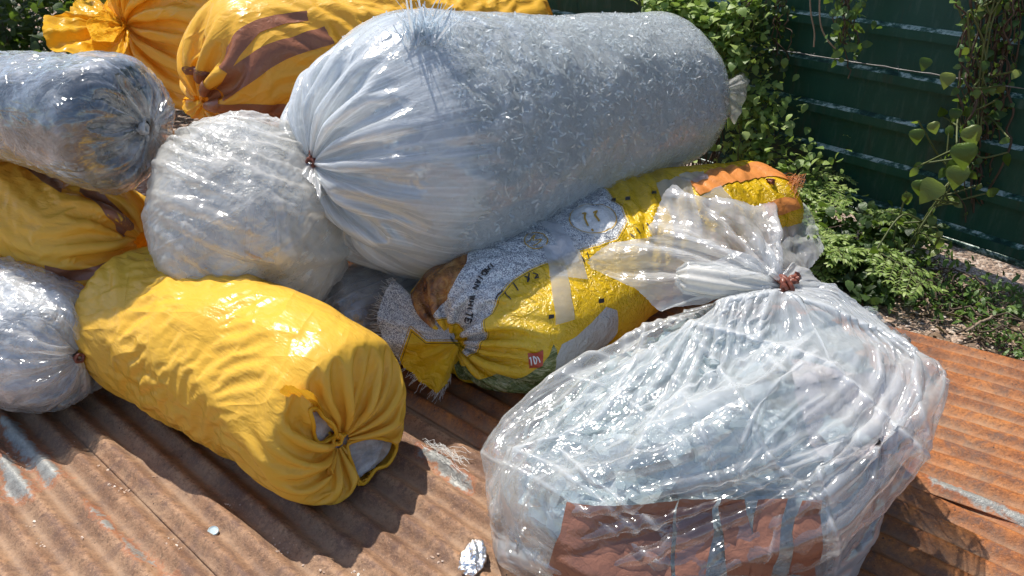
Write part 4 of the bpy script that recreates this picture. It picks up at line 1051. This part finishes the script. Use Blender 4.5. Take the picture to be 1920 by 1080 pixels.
RS['Jc'] = dict(B=np.maximum(cb['B'], (-9, -9, .03)).astype(np.float32), N=cb['N'], X=cb['B'])
flakes('film_pieces', 'Jc', 1500, 5, 0, 1, M['film_piece'], t, (-.012, .022), (.012, .04), (.22, .99), .6, (.4, .9))
# second crumpled layer of film between
kv = int(b['B'].shape[0] * .80); mb = b['B'][:kv]; mid = mb - b['N'][:kv] * (.024 + .010 * facets(mb, 9, 17) + .008 * fbm(mb, 12, 3, 2))[..., None]
M['film_in'] = film('inner_crumpled_film', .06, (.8, .88, .92), .08, .014, 1.4, gl=1.3, lines=0)
surf_mesh('inner_film', mid, M['film_in'], t)
SM = Surf(refine((b['B'] - b['N'] * .006).astype(np.float32)))
SJ = Surf(refine((b['B'] + b['N'] * .005).astype(np.float32)))
for k, (l, r_) in enumerate([([(1062, 941), (1052, 1000), (1035, 1080)], [(1270, 938), (1262, 1000), (1258, 1080)]), ([(1274, 936), (1268, 1000), (1266, 1080)], [(1345, 936), (1338, 1000), (1322, 1080)]),
        ([(1352, 936), (1358, 1000), (1364, 1080)], [(1397, 936), (1412, 1000), (1416, 1080)]), ([(1422, 937), (1410, 1000), (1404, 1080)], [(1478, 936), (1464, 1000), (1446, 1080)]), ([(1504, 938), (1484, 1000), (1474, 1080)], [(1541, 936), (1541, 1000), (1530, 1080)])]):
    G = SJ.strip(l, r_, 60, 30, 0.0, .3, k); G = G + normals(np.concatenate((G, G[:, ::-1]), 1))[:, :30] * 0 + (facets(G, 16, 3 + k, 5) * .006)[..., None] * np.array((0, -.7, .7))
    patch('tape', G, M['tape_dark'], t)
patch('pink_panel', SM.strip([(1480, 660), (1500, 740), (1530, 830)], [(1690, 690), (1715, 760), (1730, 830)], 40, 30, -.020, .1, 3), M['pinkfilm'], t)
tie('tie', TJ + np.array((0, -.01, .01)), (1, .1, .2), .022, M['tie'], t, 21, 3)
# the loose mouth beyond the tie
up = [P(1440, 520, .56), P(1452, 450, .60), P(1450, 385, .66), P(1400, 375, .68), P(1330, 372, .68), P(1262, 345, .70), P(1240, 372, .66), P(1215, 430, .60), P(1240, 470, .56), P(1300, 500, .54), P(1380, 500, .56), P(1420, 440, .60)]
fan('bag_mouth', TJ + np.array((-.01, 0, .015)), up, M['film_ruf'], t, 300, 90, 7, .026, 31, .022, True, bulge=.02, crumple=.016)
lo = [P(1380, 470, .60), P(1280, 440, .62), P(1180, 445, .60), P(1100, 485, .56), P(1105, 502, .54), P(1190, 540, .50), P(1240, 585, .46), P(1330, 560, .49), P(1400, 545, .52), P(1300, 500, .57)]
fan('bag_mouth', TJ + np.array((-.012, -.005, .01)), lo, M['film_ruf'], t, 300, 90, 6, .020, 33, .022, True, bulge=.02, crumple=.014)
nk = [(*(TJ * (1 - q) + P(1285, 520, .53) * q), r_, r_ * .8) for q, r_ in ((.0, .02), (.12, .03), (.35, .045), (.7, .055), (1.0, .05), (1.1, .02))]
nb = tube(nk, 64, 80)
surf_mesh('twisted_neck', nb['B'] + nb['N'] * (.004 * np.sin(np.arange(64) / 64 * 2 * np.pi * 9 + np.linspace(0, 3, 80)[:, None]))[..., None].astype(np.float32), M['cream'], t)
rt = [P(1470, 500, .56), P(1500, 495, .56), P(1530, 520, .54), P(1555, 555, .50), P(1530, 570, .49), P(1490, 560, .51), P(1480, 530, .54)]
fan('bag_mouth', TJ + np.array((.012, 0, .01)), rt, M['film_ruf'], t, 140, 50, 9, .010, 35, .02, True, bulge=.01, crumple=.010)
# ------------------------------------------------------------------ fence
FB = np.array((1.923, 3.108)); FD = np.array((-.622, .783)); FN = np.array((-.783, -.622))
def FP(s_, z, off=0.0): s_, z, off = np.broadcast_arrays(np.asarray(s_, float), z, off); return np.concatenate((FB + FD * s_[..., None] + FN * off[..., None], z[..., None]), -1)
def fence_mat():
    t = NT('green_painted_steel'); p = t.pos
    n = t.noise(p, 6, 6, .6); n2 = t.noise(t.mapv(p, (1, 1, .2)), 25, 4, .7)
    c = t.mix(n, (.006, .042, .027), (.018, .085, .054))
    c = t.mix(t.ramp(n2, [(.52, 0.0), (.72, .6)]), c, (.06, .11, .085))
    c = t.mix(t.ramp(t.noise(t.mapv(p, (9, 9, 1.2)), 1.0, 5, .7), [(.56, 0.0), (.7, .55)]), c, (.06, .045, .03))
    return t.done(t.n('ShaderNodeBsdfPrincipled', {'Base Color': c, 'Roughness': .42, 'Specular IOR Level': .35, 'Normal': t.bump(n2, .003)}).outputs[0])
M['fence'] = fence_mat()
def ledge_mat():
    t = NT('painted_glint_ledge'); p = t.pos
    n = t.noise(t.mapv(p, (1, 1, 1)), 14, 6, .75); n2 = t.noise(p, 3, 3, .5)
    c = t.ramp(t.math('ADD', t.math('MULTIPLY', n, .7), t.math('MULTIPLY', n2, .3)), [(.44, (.010, .04, .032)), (.50, (.06, .15, .11)), (.55, (.55, .65, .60)), (.62, (.12, .25, .20))])  # pale patches are sun glints painted into the ledge colour
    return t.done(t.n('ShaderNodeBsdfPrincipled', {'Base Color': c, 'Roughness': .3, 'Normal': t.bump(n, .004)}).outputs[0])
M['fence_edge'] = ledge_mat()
ft = thing('steel_fence', 'tall dark green steel fence of horizontal ribbed panels along the right and back', 'fence', (float(FB[0]), float(FB[1]), 0))
prof = []
z = .10
while z < 2.35:
    prof += [(z, .0), (z + .012, .0), (z + .018, .034), (z + .055, .034), (z + .068, .004), (z + .183, .0)]; z += .195
prof = [(a, b) for a, b in prof]
pz = np.array([a for a, b in prof]); po = np.array([b for a, b in prof])
sl0 = -3.2
for k in range(9):
    sv = np.linspace(sl0, sl0 + 1.9, 40)
    Sg, Zg = np.meshgrid(sv, pz); Og = np.repeat(po[:, None], 40, 1) + .004 * fbm(np.stack((Sg, Zg, 0 * Sg), -1), 3, k, 2) + .003 * (k % 2)
    X = FP(Sg, Zg, Og)
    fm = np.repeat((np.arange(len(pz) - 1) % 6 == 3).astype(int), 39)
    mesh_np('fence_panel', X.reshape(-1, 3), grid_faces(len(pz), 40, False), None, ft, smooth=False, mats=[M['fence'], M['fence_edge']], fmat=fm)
    sl0 += 1.88
bm_e = []
for z0 in (.085, 2.40):
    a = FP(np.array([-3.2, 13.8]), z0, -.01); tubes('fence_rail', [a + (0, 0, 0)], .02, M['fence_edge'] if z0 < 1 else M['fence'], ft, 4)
for k in range(6):
    tubes('fence_post', [FP(np.array([-2.6 + 2.9 * k] * 2), np.array([-.05, 2.5]), -.06)], .035, M['fence'], ft, 8)
# barbed wire in front of it
wt = thing('barbed_wire', 'rusty strand of barbed wire strung along the green fence', 'wire', tuple(FP(1.28, .77, .08).tolist()))
a = FP(np.linspace(-.6, 3.4, 60), np.interp(np.linspace(-.6, 3.4, 60), [-.6, 1.28, 2.37, 3.4], [.80, .765, .69, .70]), .09)
a2 = a + np.stack((0 * a[:, 0], .003 * np.sin(np.arange(60) * 2.1), .003 * np.cos(np.arange(60) * 2.1)), -1)
tubes('strand', [a, a2], .0016, M['wire'], wt, 4)
bp = []
for k in range(2, 58, 3):
    c = a[k]
    for q in range(2):
        v = np.random.RandomState(k * 2 + q).randn(3); v /= np.linalg.norm(v); bp.append([c - v * .013, c, c + v * .013])
tag(tubes('barbs', bp, .0012, M['wire'], wt, 3), kind='stuff')
# ------------------------------------------------------------------ plants
rs = np.random.RandomState(77)
def rnd(n): return rs.randn(n, 3)
def plant(name, label, cat, base, leaves, stems, mat, smat, kind, size, seed, group=None, sr=.004):
    t = thing(name, label, cat, tuple(float(x) for x in base), group)
    pos, d = leaves
    ups = np.tile(np.array((0, 0, 1.)), (len(pos), 1)) + rnd(len(pos)) * .35
    leaf_cloud('foliage', pos, d, ups, size, mat, t, kind, seed)
    if stems: tubes('stems', stems, sr, smat, t, 5, taper=True)
    return t
def fronds(base, n, length, spread, seed, pairs=9, up=.9, leaf=.03):
    r_ = np.random.RandomState(seed); P_ = []; D_ = []; ST = []
    for k in range(n):
        a = r_.uniform(0, 2 * np.pi); dr = np.array((math.cos(a) * spread, math.sin(a) * spread, up)) + r_.randn(3) * .25; dr /= np.linalg.norm(dr)
        L = length * r_.uniform(.6, 1.1); b = np.array(base) + r_.randn(3) * (.05, .05, .01)
        stem = [b + dr * L * t_ + np.array((0, 0, -.45 * L * t_ ** 2.2)) + np.array((dr[0], dr[1], 0)) * L * .25 * t_ ** 2 for t_ in np.linspace(0, 1, 12)]
        ST.append(stem); st = np.array(stem)
        # side fronds with paired leaflets
        for m in range(3, 12):
            for sg in (-1, 1):
                tg = st[m] - st[m - 1]; tg /= np.linalg.norm(tg); sd_ = np.cross(tg, (0, 0, 1)); sd_ /= np.linalg.norm(sd_) + 1e-9
                rl = L * .34 * r_.uniform(.7, 1.1) * (1 - .5 * abs(m - 7) / 6)
                fd = sd_ * sg * .8 + tg * .6 + np.array((0, 0, .15)) + r_.randn(3) * .12; fd /= np.linalg.norm(fd)
                q = [st[m] + fd * rl * x + np.array((0, 0, -.3 * rl * x * x)) for x in np.linspace(0, 1, pairs)]; ST.append(q[::3] + [q[-1]])
                s2 = np.cross(fd, (0, 0, 1)); s2 /= np.linalg.norm(s2) + 1e-9
                for x in range(1, pairs):
                    for g in (-1, 1):
                        P_.append(q[x]); D_.append(s2 * g + fd * .55 + r_.randn(3) * .15 + np.array((0, 0, -.15)))
                P_.append(q[-1]); D_.append(fd)
    return (np.array(P_), np.array(D_)), ST
# feathery shrubs
for k, (px, py, yy, n, L, lb) in enumerate([(1600, 360, 3.02, 11, .36, 'sunlit feathery shrub in front of the fence, behind the printed sack'),
                                            (1500, 270, 3.45, 8, .34, 'feathery shrub between the biggest bag and the fence, taller and darker'),
                                            (1660, 350, 3.25, 6, .26, 'small feathery shrub tight against the fence')]):
    c = PY(px, py, yy); b0_ = np.array((c[0], c[1], max(0.02, c[2] - L * .75)))
    lv, st = fronds(b0_, n, L, .75, 30 + k); st.append(wiggle((c[0], c[1], -.03), b0_, 8, .02, k))
    plant('feathery_shrub', lb, 'shrub', (c[0], c[1], 0), lv, st, M['leaf_bright'], M['gstem'], 'slim', rs.uniform(.02, .034, len(lv[0])), k, 'feathery shrubs by the fence', .003)
def bushy(name, label, cat, pts, spread, n, mat, size, kind, seed, base, group=None, stems=10, outward=None):
    r_ = np.random.RandomState(seed); c = np.array([PY(*p) for p in pts]); k = r_.randint(0, len(c), n)
    pos = c[k] + r_.randn(n, 3) * np.array(spread); pos[:, 2] = np.maximum(pos[:, 2], .01)
    d = r_.randn(n, 3) * .7 + np.array((-.3, -.6, -.1))
    b = np.array(base, float); ST = []
    for m in range(stems):
        q = c[r_.randint(0, len(c))] + r_.randn(3) * np.array(spread); ST.append(wiggle(b + r_.randn(3) * (.06, .06, 0), q, 12, .05, seed + m))
    return plant(name, label, cat, base, (pos, d), ST, mat, M['stem'], kind, r_.uniform(size[0], size[1], n), seed, group, .005)
bushy('leafy_climber', 'sunlit round leaved climber at the top, just right of the biggest bag', 'climber', [(1260, 20, 4.0), (1310, 40, 3.9), (1350, 60, 3.85), (1380, 100, 3.75), (1390, 30, 3.8), (1300, 10, 4.0), (1240, 0, 4.1)], (.06, .06, .07), 900, M['leaf_bright'], (.028, .055), 'heart', 3, (1.05, 3.95, 0), None, 16)
bushy('leafy_bush', 'dark small leaved bush behind the right end of the biggest bag', 'bush', [(1400, 160, 3.75), (1430, 200, 3.65), (1400, 240, 3.65), (1440, 260, 3.55), (1400, 290, 3.6), (1500, 330, 3.4), (1430, 320, 3.5)], (.08, .06, .08), 800, M['leaf_bright'], (.025, .055), 'round', 4, (1.2, 3.6, 0), None, 14)
bushy('leafy_bush', 'shaded bush in front of the fence, below the feathery shrubs', 'bush', [(1560, 430, 3.1), (1600, 470, 3.0), (1650, 440, 3.05), (1560, 500, 2.95), (1620, 540, 2.8), (1500, 470, 3.1)], (.09, .07, .05), 900, M['leaf_dark'], (.03, .06), 'round', 5, (1.4, 3.0, 0), None, 20)
bushy('leafy_weeds', 'low dark weeds along the foot of the fence at the right', 'weeds', [(1700, 520, 2.85), (1760, 560, 2.75), (1820, 580, 2.65), (1880, 600, 2.6), (1900, 560, 2.7), (1720, 470, 3.0), (1800, 530, 2.8)], (.10, .08, .04), 650, M['leaf'], (.025, .055), 'slim', 6, (1.75, 2.7, 0), None, 30)
bushy('leafy_weeds', 'small pale green weeds at the gravel edge beside the rusty sheet', 'weeds', [(1890, 640, 2.42), (1915, 690, 2.3), (1860, 625, 2.45)], (.05, .04, .02), 220, M['leaf'], (.015, .035), 'slim', 7, (1.7, 2.4, 0), None, 8)
# vine with heart leaves climbing the fence
tv = thing('heart_leaf_vine', 'climbing vine with big heart shaped leaves hanging down the fence at the right', 'vine', (1.75, 3.1, 0))
main = [PY(1880, -60, 3.0), PY(1850, 60, 3.0), PY(1835, 160, 3.0), PY(1830, 250, 2.98), PY(1790, 330, 2.95), PY(1740, 400, 2.95), PY(1700, 470, 2.95), PY(1690, 560, 2.85)]
mc = catmull(np.array(main), 60)
side_ = [catmull(np.array([mc[k], mc[k] + rnd(1)[0] * .05, mc[k] + rnd(1)[0] * .11]), 12) for k in rs.randint(2, 55, 34)]
tubes('stems', [mc, mc + .012 * fbm(mc, 9, 3)[:, None] + (.015, 0, 0)] + side_, .004, M['gstem'], tv, 5)
pos = np.concatenate([q[[6, 11]] for q in side_]); leaf_cloud('small_leaves', pos, rnd(len(pos)) * .6 + np.array((-.3, -.5, -.6)), rnd(len(pos)) * .4 + np.array((-.3, -.8, .5)), rs.uniform(.03, .06, len(pos)), M['leaf_vine'], tv, 'round', 5)
bl = [(1800, 290, 2.9, .10), (1792, 330, 2.9, .09), (1750, 360, 2.88, .10), (1812, 255, 2.92, .08), (1720, 350, 2.9, .06), (1735, 120, 3.1, .05), (1775, 150, 3.05, .06), (1790, 215, 3.0, .05), (1715, 255, 3.0, .06), (1745, 240, 3.0, .05)]
for k, (px, py, yy, sz) in enumerate(bl):
    leaf_cloud('leaf', np.array([PY(px, py, yy) + (0, 0, sz * .4)]), np.array([(rs.randn() * .35, -.35, -.8)]), np.array([(-.35, -1., .35)]), sz, M['leaf_vine'], tv, 'heart', 50 + k)
# woody tangle of old vines
tg_ = thing('woody_vine', 'dark tangle of old woody vines hanging down the fence near the right edge', 'vine', (2.0, 3.0, 0))
ps = []
for k in range(34):
    x0, x1 = rs.uniform(1820, 1930), rs.uniform(1800, 1870); q_ = wiggle(PY(x0, -80, 3.0 + rs.rand() * .1), PY(x1, rs.uniform(120, 420), 3.0 + rs.rand() * .08), 16, .07, 900 + k); ps.append(catmull(q_, 48))
tubes('stems', ps, list(rs.uniform(.0012, .005, 34)), M['stem'], tg_, 5)
pos = np.concatenate([p[::3] for p in ps]); pos = pos[rs.rand(len(pos)) < .7]
leaf_cloud('leaves', pos, rnd(len(pos)) + np.array((0, -.3, -.6)), rnd(len(pos)) * .5 + np.array((-.3, -.8, .5)), rs.uniform(.015, .04, len(pos)), M['leaf'], tg_, 'round', 8)
# thin vines dangling at the top
for k, (pts, lb) in enumerate([([(1517, -60, 3.5), (1520, 20, 3.5), (1527, 60, 3.5), (1526, 88, 3.5)], 'short bare vine dangling before the fence, left one of the pair'),
                               ([(1540, -60, 3.45), (1537, 30, 3.45), (1548, 70, 3.45), (1575, 100, 3.45)], 'long bare vine curving down before the fence, right one of the pair')]):
    tt = thing('dangling_vine', lb, 'vine', tuple(PY(*pts[0]).tolist()), 'bare vines dangling at the top')
    tubes('stem', [catmull(np.array([PY(*p) for p in pts]), 30)], .0035, M['twig'], tt, 5)
tt = thing('leafy_vine', 'shaded leafy creeper clump hanging at the top of the fence, above the barbed wire', 'vine', tuple(PY(1600, 0, 3.4).tolist()))
pos = np.array([PY(1590 + rs.randn() * 18, rs.uniform(-60, 110), 3.45) + rs.randn(3) * .02 for k in range(110)])
leaf_cloud('leaves', pos, rnd(110) + np.array((0, -.3, -.8)), rnd(110) * .5 + np.array((-.3, -.8, .5)), rs.uniform(.02, .05, 110), M['leaf'], tt, 'round', 9)
tubes('stems', [wiggle(PY(1590 + rs.randn() * 12, -70, 3.45), PY(1590 + rs.randn() * 14, rs.uniform(40, 150), 3.45), 16, .04, 70 + k) for k in range(10)], .003, M['stem'], tt, 4)
tt = thing('leafy_vine', 'dark creeper hanging before the fence, above the small leaved bush', 'vine', tuple(PY(1430, 0, 3.7).tolist()))
pos = np.array([PY(1440 + rs.randn() * 22, rs.uniform(-60, 130), 3.75) + rs.randn(3) * .02 for k in range(130)])
leaf_cloud('leaves', pos, rnd(130) + np.array((0, -.3, -.8)), rnd(130) * .5 + np.array((-.3, -.8, .5)), rs.uniform(.02, .05, 130), M['leaf_dark'], tt, 'round', 10)
tubes('stems', [wiggle(PY(1440 + rs.randn() * 16, -70, 3.75), PY(1440 + rs.randn() * 30, rs.uniform(30, 150), 3.75), 16, .06, 170 + k) for k in range(12)], .003, M['stem'], tt, 4)
# unseen trees added to shade the fence and the back left shrubs
def tree(label, base, h, crown, n, seed, size=(.07, .13), mat='leaf_dark'):
    r_ = np.random.RandomState(seed); base = np.array(base, float); tt = thing('added_shade_tree', label, 'tree', tuple(base.tolist()))
    c = np.array(crown, float); ns = 22; cl = c[:3] + r_.randn(ns, 3) * c[3:] * .55
    top = np.array((*c[:2], h)); tr = wiggle(base + (0, 0, -.1), top, 20, .15, seed); tubes('trunk', [tr], .10, M['stem'], tt, 10, taper=True)
    tubes('limbs', [wiggle(tr[r_.randint(8, 19)], q, 14, .12, seed + k) for k, q in enumerate(cl)], .03, M['stem'], tt, 6, taper=True)
    k = r_.randint(0, ns, n); pos = cl[k] + r_.randn(n, 3) * c[3:] * .28
    leaf_cloud('crown', pos, r_.randn(n, 3) + np.array((0, 0, -.4)), r_.randn(n, 3) * .5 + np.array((0, 0, 1)), r_.uniform(*size, n), M[mat], tt, 'round', seed)
tree('broad leafy tree standing beyond the green fence, shading it', (2.6, 4.9, 0), 2.9, (2.2, 4.5, 3.2, .9, .9, .4), 2600, 5)
tree('leafy tree at the back left beyond the bags', (-4.2, 8.2, 0), 2.6, (-3.6, 7.4, 2.7, 1.5, 1.2, .6), 5200, 6)
for k, (x, y, lb) in enumerate([(-4.6, 6.6, 'dark shaded shrub behind the bags in the top left corner'), (-2.9, 7.6, 'dark shrub hidden behind the yellow bags at the back'), (-6.2, 5.6, 'dark shrub beyond the left edge of the heap'), (-3.45, 5.5, 'dark shrub right behind the ruffled mouth of the back left yellow bag')]):
    n = 2600; r_ = np.random.RandomState(40 + k); pos = np.array((x, y, .55)) + r_.randn(n, 3) * np.array((.55, .4, .36)); pos[:, 2] = np.abs(pos[:, 2])
    plant('dark_shrub', lb, 'shrub', (x, y, 0), (pos, r_.randn(n, 3) + np.array((0, -.4, -.2))), [wiggle((x, y, -.03), pos[m], 10, .05, m) for m in range(14)], M['leaf_dark'], M['stem'], 'round', r_.uniform(.05, .10, n), k, 'dark shrubs at the back')
# ------------------------------------------------------------------ ground cover and debris
def ground_z(x, y): return -.03 + .02 * fbm(np.stack((x, y, 0 * x), -1), 1.5, 71, 4)
n = 2600; s_ = rs.uniform(-1.2, 3.6, n); o_ = np.abs(rs.randn(n)) * .42 + .02
xy = FB + FD * s_[:, None] + FN * o_[:, None]; pos = np.concatenate((xy, ground_z(xy[:, 0], xy[:, 1])[:, None] + rs.uniform(.004, .03, (n, 1))), 1)
tag(leaf_cloud('leaf_litter', pos, rnd(n) * (1, 1, .25), rnd(n) * .4 + np.array((0, 0, 1)), rs.uniform(.015, .05, n), M['dry'], None, 'round', 3), 'dry brown leaf litter on the ground below the fence', 'leaf litter', kind='stuff')
def stones(name, pos, size, mat, parent=None, seed=0):
    r_ = np.random.RandomState(seed); n = len(pos)
    ico = np.array([(0, 0, 1), (.9, 0, .4), (.28, .85, .45), (-.72, .53, .35), (-.72, -.53, .5), (.28, -.85, .4), (0, 0, -.5)])
    F = np.array([(0, 1, 2), (0, 2, 3), (0, 3, 4), (0, 4, 5), (0, 5, 1), (6, 2, 1), (6, 3, 2), (6, 4, 3), (6, 5, 4), (6, 1, 5)])
    a = r_.uniform(0, 6.28, n); c, s = np.cos(a), np.sin(a); sc = np.stack((r_.uniform(.6, 1.4, n), r_.uniform(.5, 1.1, n), r_.uniform(.3, .7, n)), -1) * np.broadcast_to(size, (n,))[:, None]
    V = ico[None] * sc[:, None] + r_.randn(n, 7, 3) * .12 * sc[:, None]
    V = np.stack((V[..., 0] * c[:, None] - V[..., 1] * s[:, None], V[..., 0] * s[:, None] + V[..., 1] * c[:, None], V[..., 2]), -1) + pos[:, None]
    FF = (F[None] + (np.arange(n) * 7)[:, None, None]).reshape(-1, 3)
    return mesh_np(name, V.reshape(-1, 3), FF, mat, parent, {'tint': np.repeat(r_.rand(n), 7)}, smooth=False)
def stone_mat():
    t = NT('gravel_stone'); c = t.ramp(t.attr('tint'), [(0, (.24, .15, .11)), (.4, (.44, .31, .23)), (.75, (.56, .43, .34)), (1, (.72, .64, .56))])
    return t.done(t.n('ShaderNodeBsdfPrincipled', {'Base Color': c, 'Roughness': .85}).outputs[0])
M['stone'] = stone_mat()
n = 5200; s_ = rs.uniform(-1.6, 1.6, n); o_ = rs.uniform(.45, 1.35, n)
xy = FB + FD * s_[:, None] + FN * o_[:, None]; pos = np.concatenate((xy, ground_z(xy[:, 0], xy[:, 1])[:, None] + .002), 1)
tag(stones('gravel', pos, rs.uniform(.003, .011, n), M['stone'], None, 4), 'loose pinkish gravel between the rusty sheet and the fence', 'gravel', kind='stuff')
# sticks lying in the litter
for k, (p0, p1, lb) in enumerate([((1810, 622, .02), (1860, 592, .05), 'longer pale dry stick lying on the leaf litter by the fence'), ((1740, 560, .02), (1742, 590, .0), 'short broken stick standing in the dark weeds'), ((1700, 500, .12), (1730, 560, .0), 'bare twig leaning in the bush beside the sack')]):
    tt = tubes('dry_stick', [wiggle(P(*p0), P(*p1), 10, .008, k)], .005, M['twig'], None, 6); tag(tt, lb, 'stick')
q = [wiggle(a_, a_ + (rs.randn() * .06, rs.randn() * .06, rs.uniform(-.01, .05)), 6, .008, 300 + i) for i, a_ in enumerate(pos[rs.randint(0, len(pos), 1)] * 0 + np.concatenate((FB + FD * rs.uniform(-.6, 1.8, 140)[:, None] + FN * rs.uniform(.1, .8, 140)[:, None], np.zeros((140, 1)) - .01), 1))]
tag(tubes('twig_litter', q, .0014, M['twig'], None, 4), 'thin dry twigs and stalks scattered under the weeds by the fence', 'twigs', kind='stuff')
# debris lying on the corrugated sheets
bv = [o for o in S.objects if o.name.startswith('corrugated_sheet')]
def on_sheet(px, py):
    p = P(px, py, .022); dgr = 1e9
    bpy.context.view_layer.update()
    for o in bv:
        h, l, nn, _ = o.ray_cast(Vector((p[0], p[1], 1)), Vector((0, 0, -1)))
        if h: dgr = min(dgr, -l.z)
    return np.array((p[0], p[1], -dgr if dgr < 1e8 else .02))
dbs = [on_sheet(x + rs.randn() * 9, y + rs.randn() * 5) for x, y, c_ in [(20, 845, 6), (35, 860, 5), (185, 870, 4), (215, 905, 6), (228, 915, 5), (128, 822, 1), (430, 940, 7), (325, 1010, 8), (335, 1022, 5), (525, 1025, 8), (515, 1012, 4), (560, 1045, 2), (55, 975, 7), (72, 1010, 6), (820, 1040, 5), (660, 1065, 4), (290, 890, 2), (150, 1000, 4), (600, 1060, 3)] for q in range(c_)]
st_ = stones('grit', np.array(dbs), rs.uniform(.0015, .006, len(dbs)), M['stone'], None, 6); tag(st_, 'scattered grit and seed husks lying on the rusty sheets', 'grit', kind='stuff')
# bottle cap
c = on_sheet(398, 991); tt = thing('bottle_cap', 'small pale blue plastic cap lying on the tan rusted sheet', 'cap', tuple(c.tolist()))
M['cap'] = plain('pale_blue_cap', (.42, .52, .55), .35)
a = np.linspace(0, 2 * np.pi, 40, endpoint=False); rg = .0135 * (1 + .03 * (np.arange(40) % 2)); tl = np.array((.25, -.2, 1)); tl /= np.linalg.norm(tl); s1 = np.cross(tl, (0, 1, 0)); s1 /= np.linalg.norm(s1); s2 = np.cross(tl, s1)
rows = [(1, .001), (1, .006), (.9, .0078), (.86, .0068), (.6, .0066), (.02, .0066)]
X = np.array([[c + s1 * math.cos(x) * r0 * q + s2 * math.sin(x) * r0 * q + tl * (h_ + .002) for x, r0 in zip(a, rg)] for q, h_ in rows])
surf_mesh('cap_shell', X.astype(np.float32), M['cap'], tt)
# crumpled foil
c = on_sheet(888, 1050)
M['foil'] = plain('crumpled_foil', (.8, .8, .8), .16, metal=1.0, bump=.003, bs=150)
tb = tube([(*(c + (-.02, -.05, .012)), .004, .004), (*(c + (-.015, -.045, .014)), .022, .010), (*(c + (.0, -.01, .018)), .032, .014), (*(c + (.004, .03, .02)), .026, .016), (*(c + (.0, .052, .014)), .012, .008), (*(c + (0, .06, .01)), .004, .004)], 120, 120)
Xf = tb['B'] + tb['N'] * (facets(tb['B'], 45, 3, 9) * .010 + facets(tb['B'], 110, 4, 9) * .004)[..., None]
tag(surf_mesh('foil_scrap', Xf.astype(np.float32), M['foil'], None, smooth=False), 'crumpled silver foil lying on the sheet left of the front clear bag', 'foil')
# pale strands added for the light caustics by the galvanised ridge
q = [wiggle(on_sheet(790 + rs.rand() * 30, 826 + rs.rand() * 14) + (0, 0, .012), on_sheet(850 + rs.rand() * 40, 850 + rs.rand() * 50) + (0, 0, .006 + rs.rand() * .02), 14, .02, k) for k in range(20)]
tag(tubes('caustic_strands', q, .0006, M['white_thread'], None, 3), 'loose tuft of pale frayed fibres right of the front yellow bag', 'fibres', kind='stuff')
# clear scraps in the gap between the bags
t = thing('film_scrap', 'dark crumpled clear film stuffed in the gap under the biggest bag', 'plastic scrap', tuple(P(690, 590, .05).tolist()))
for k, (cc, rim) in enumerate([((760, 610, .12), [(640, 560, .16), (600, 590, .1), (620, 640, .05), (700, 680, .04), (740, 660, .05), (730, 580, .16)]), ((660, 520, .25), [(720, 520, .2), (760, 540, .16), (730, 570, .12), (660, 570, .12), (640, 540, .2)])]):
    fan('film', P(*cc), [P(*p) for p in rim], M['film_f'], t, 140, 60, 9, .012, 60 + k, .04, True, crumple=.015)
t = thing('yellow_scrap', 'small yellow plastic knot in the dark gap right of the silver bag', 'plastic scrap', tuple(P(362, 190, .55).tolist()))
fan('knot', P(355, 175, .6), [P(345, 185, .6), P(340, 205, .58), P(355, 215, .56), P(372, 205, .57), P(370, 188, .6)], M['yellow_deep'], t, 60, 24, 5, .006, 3, .01, True, crumple=.006)
print('SCRIPT TIME', time.time() - T0)
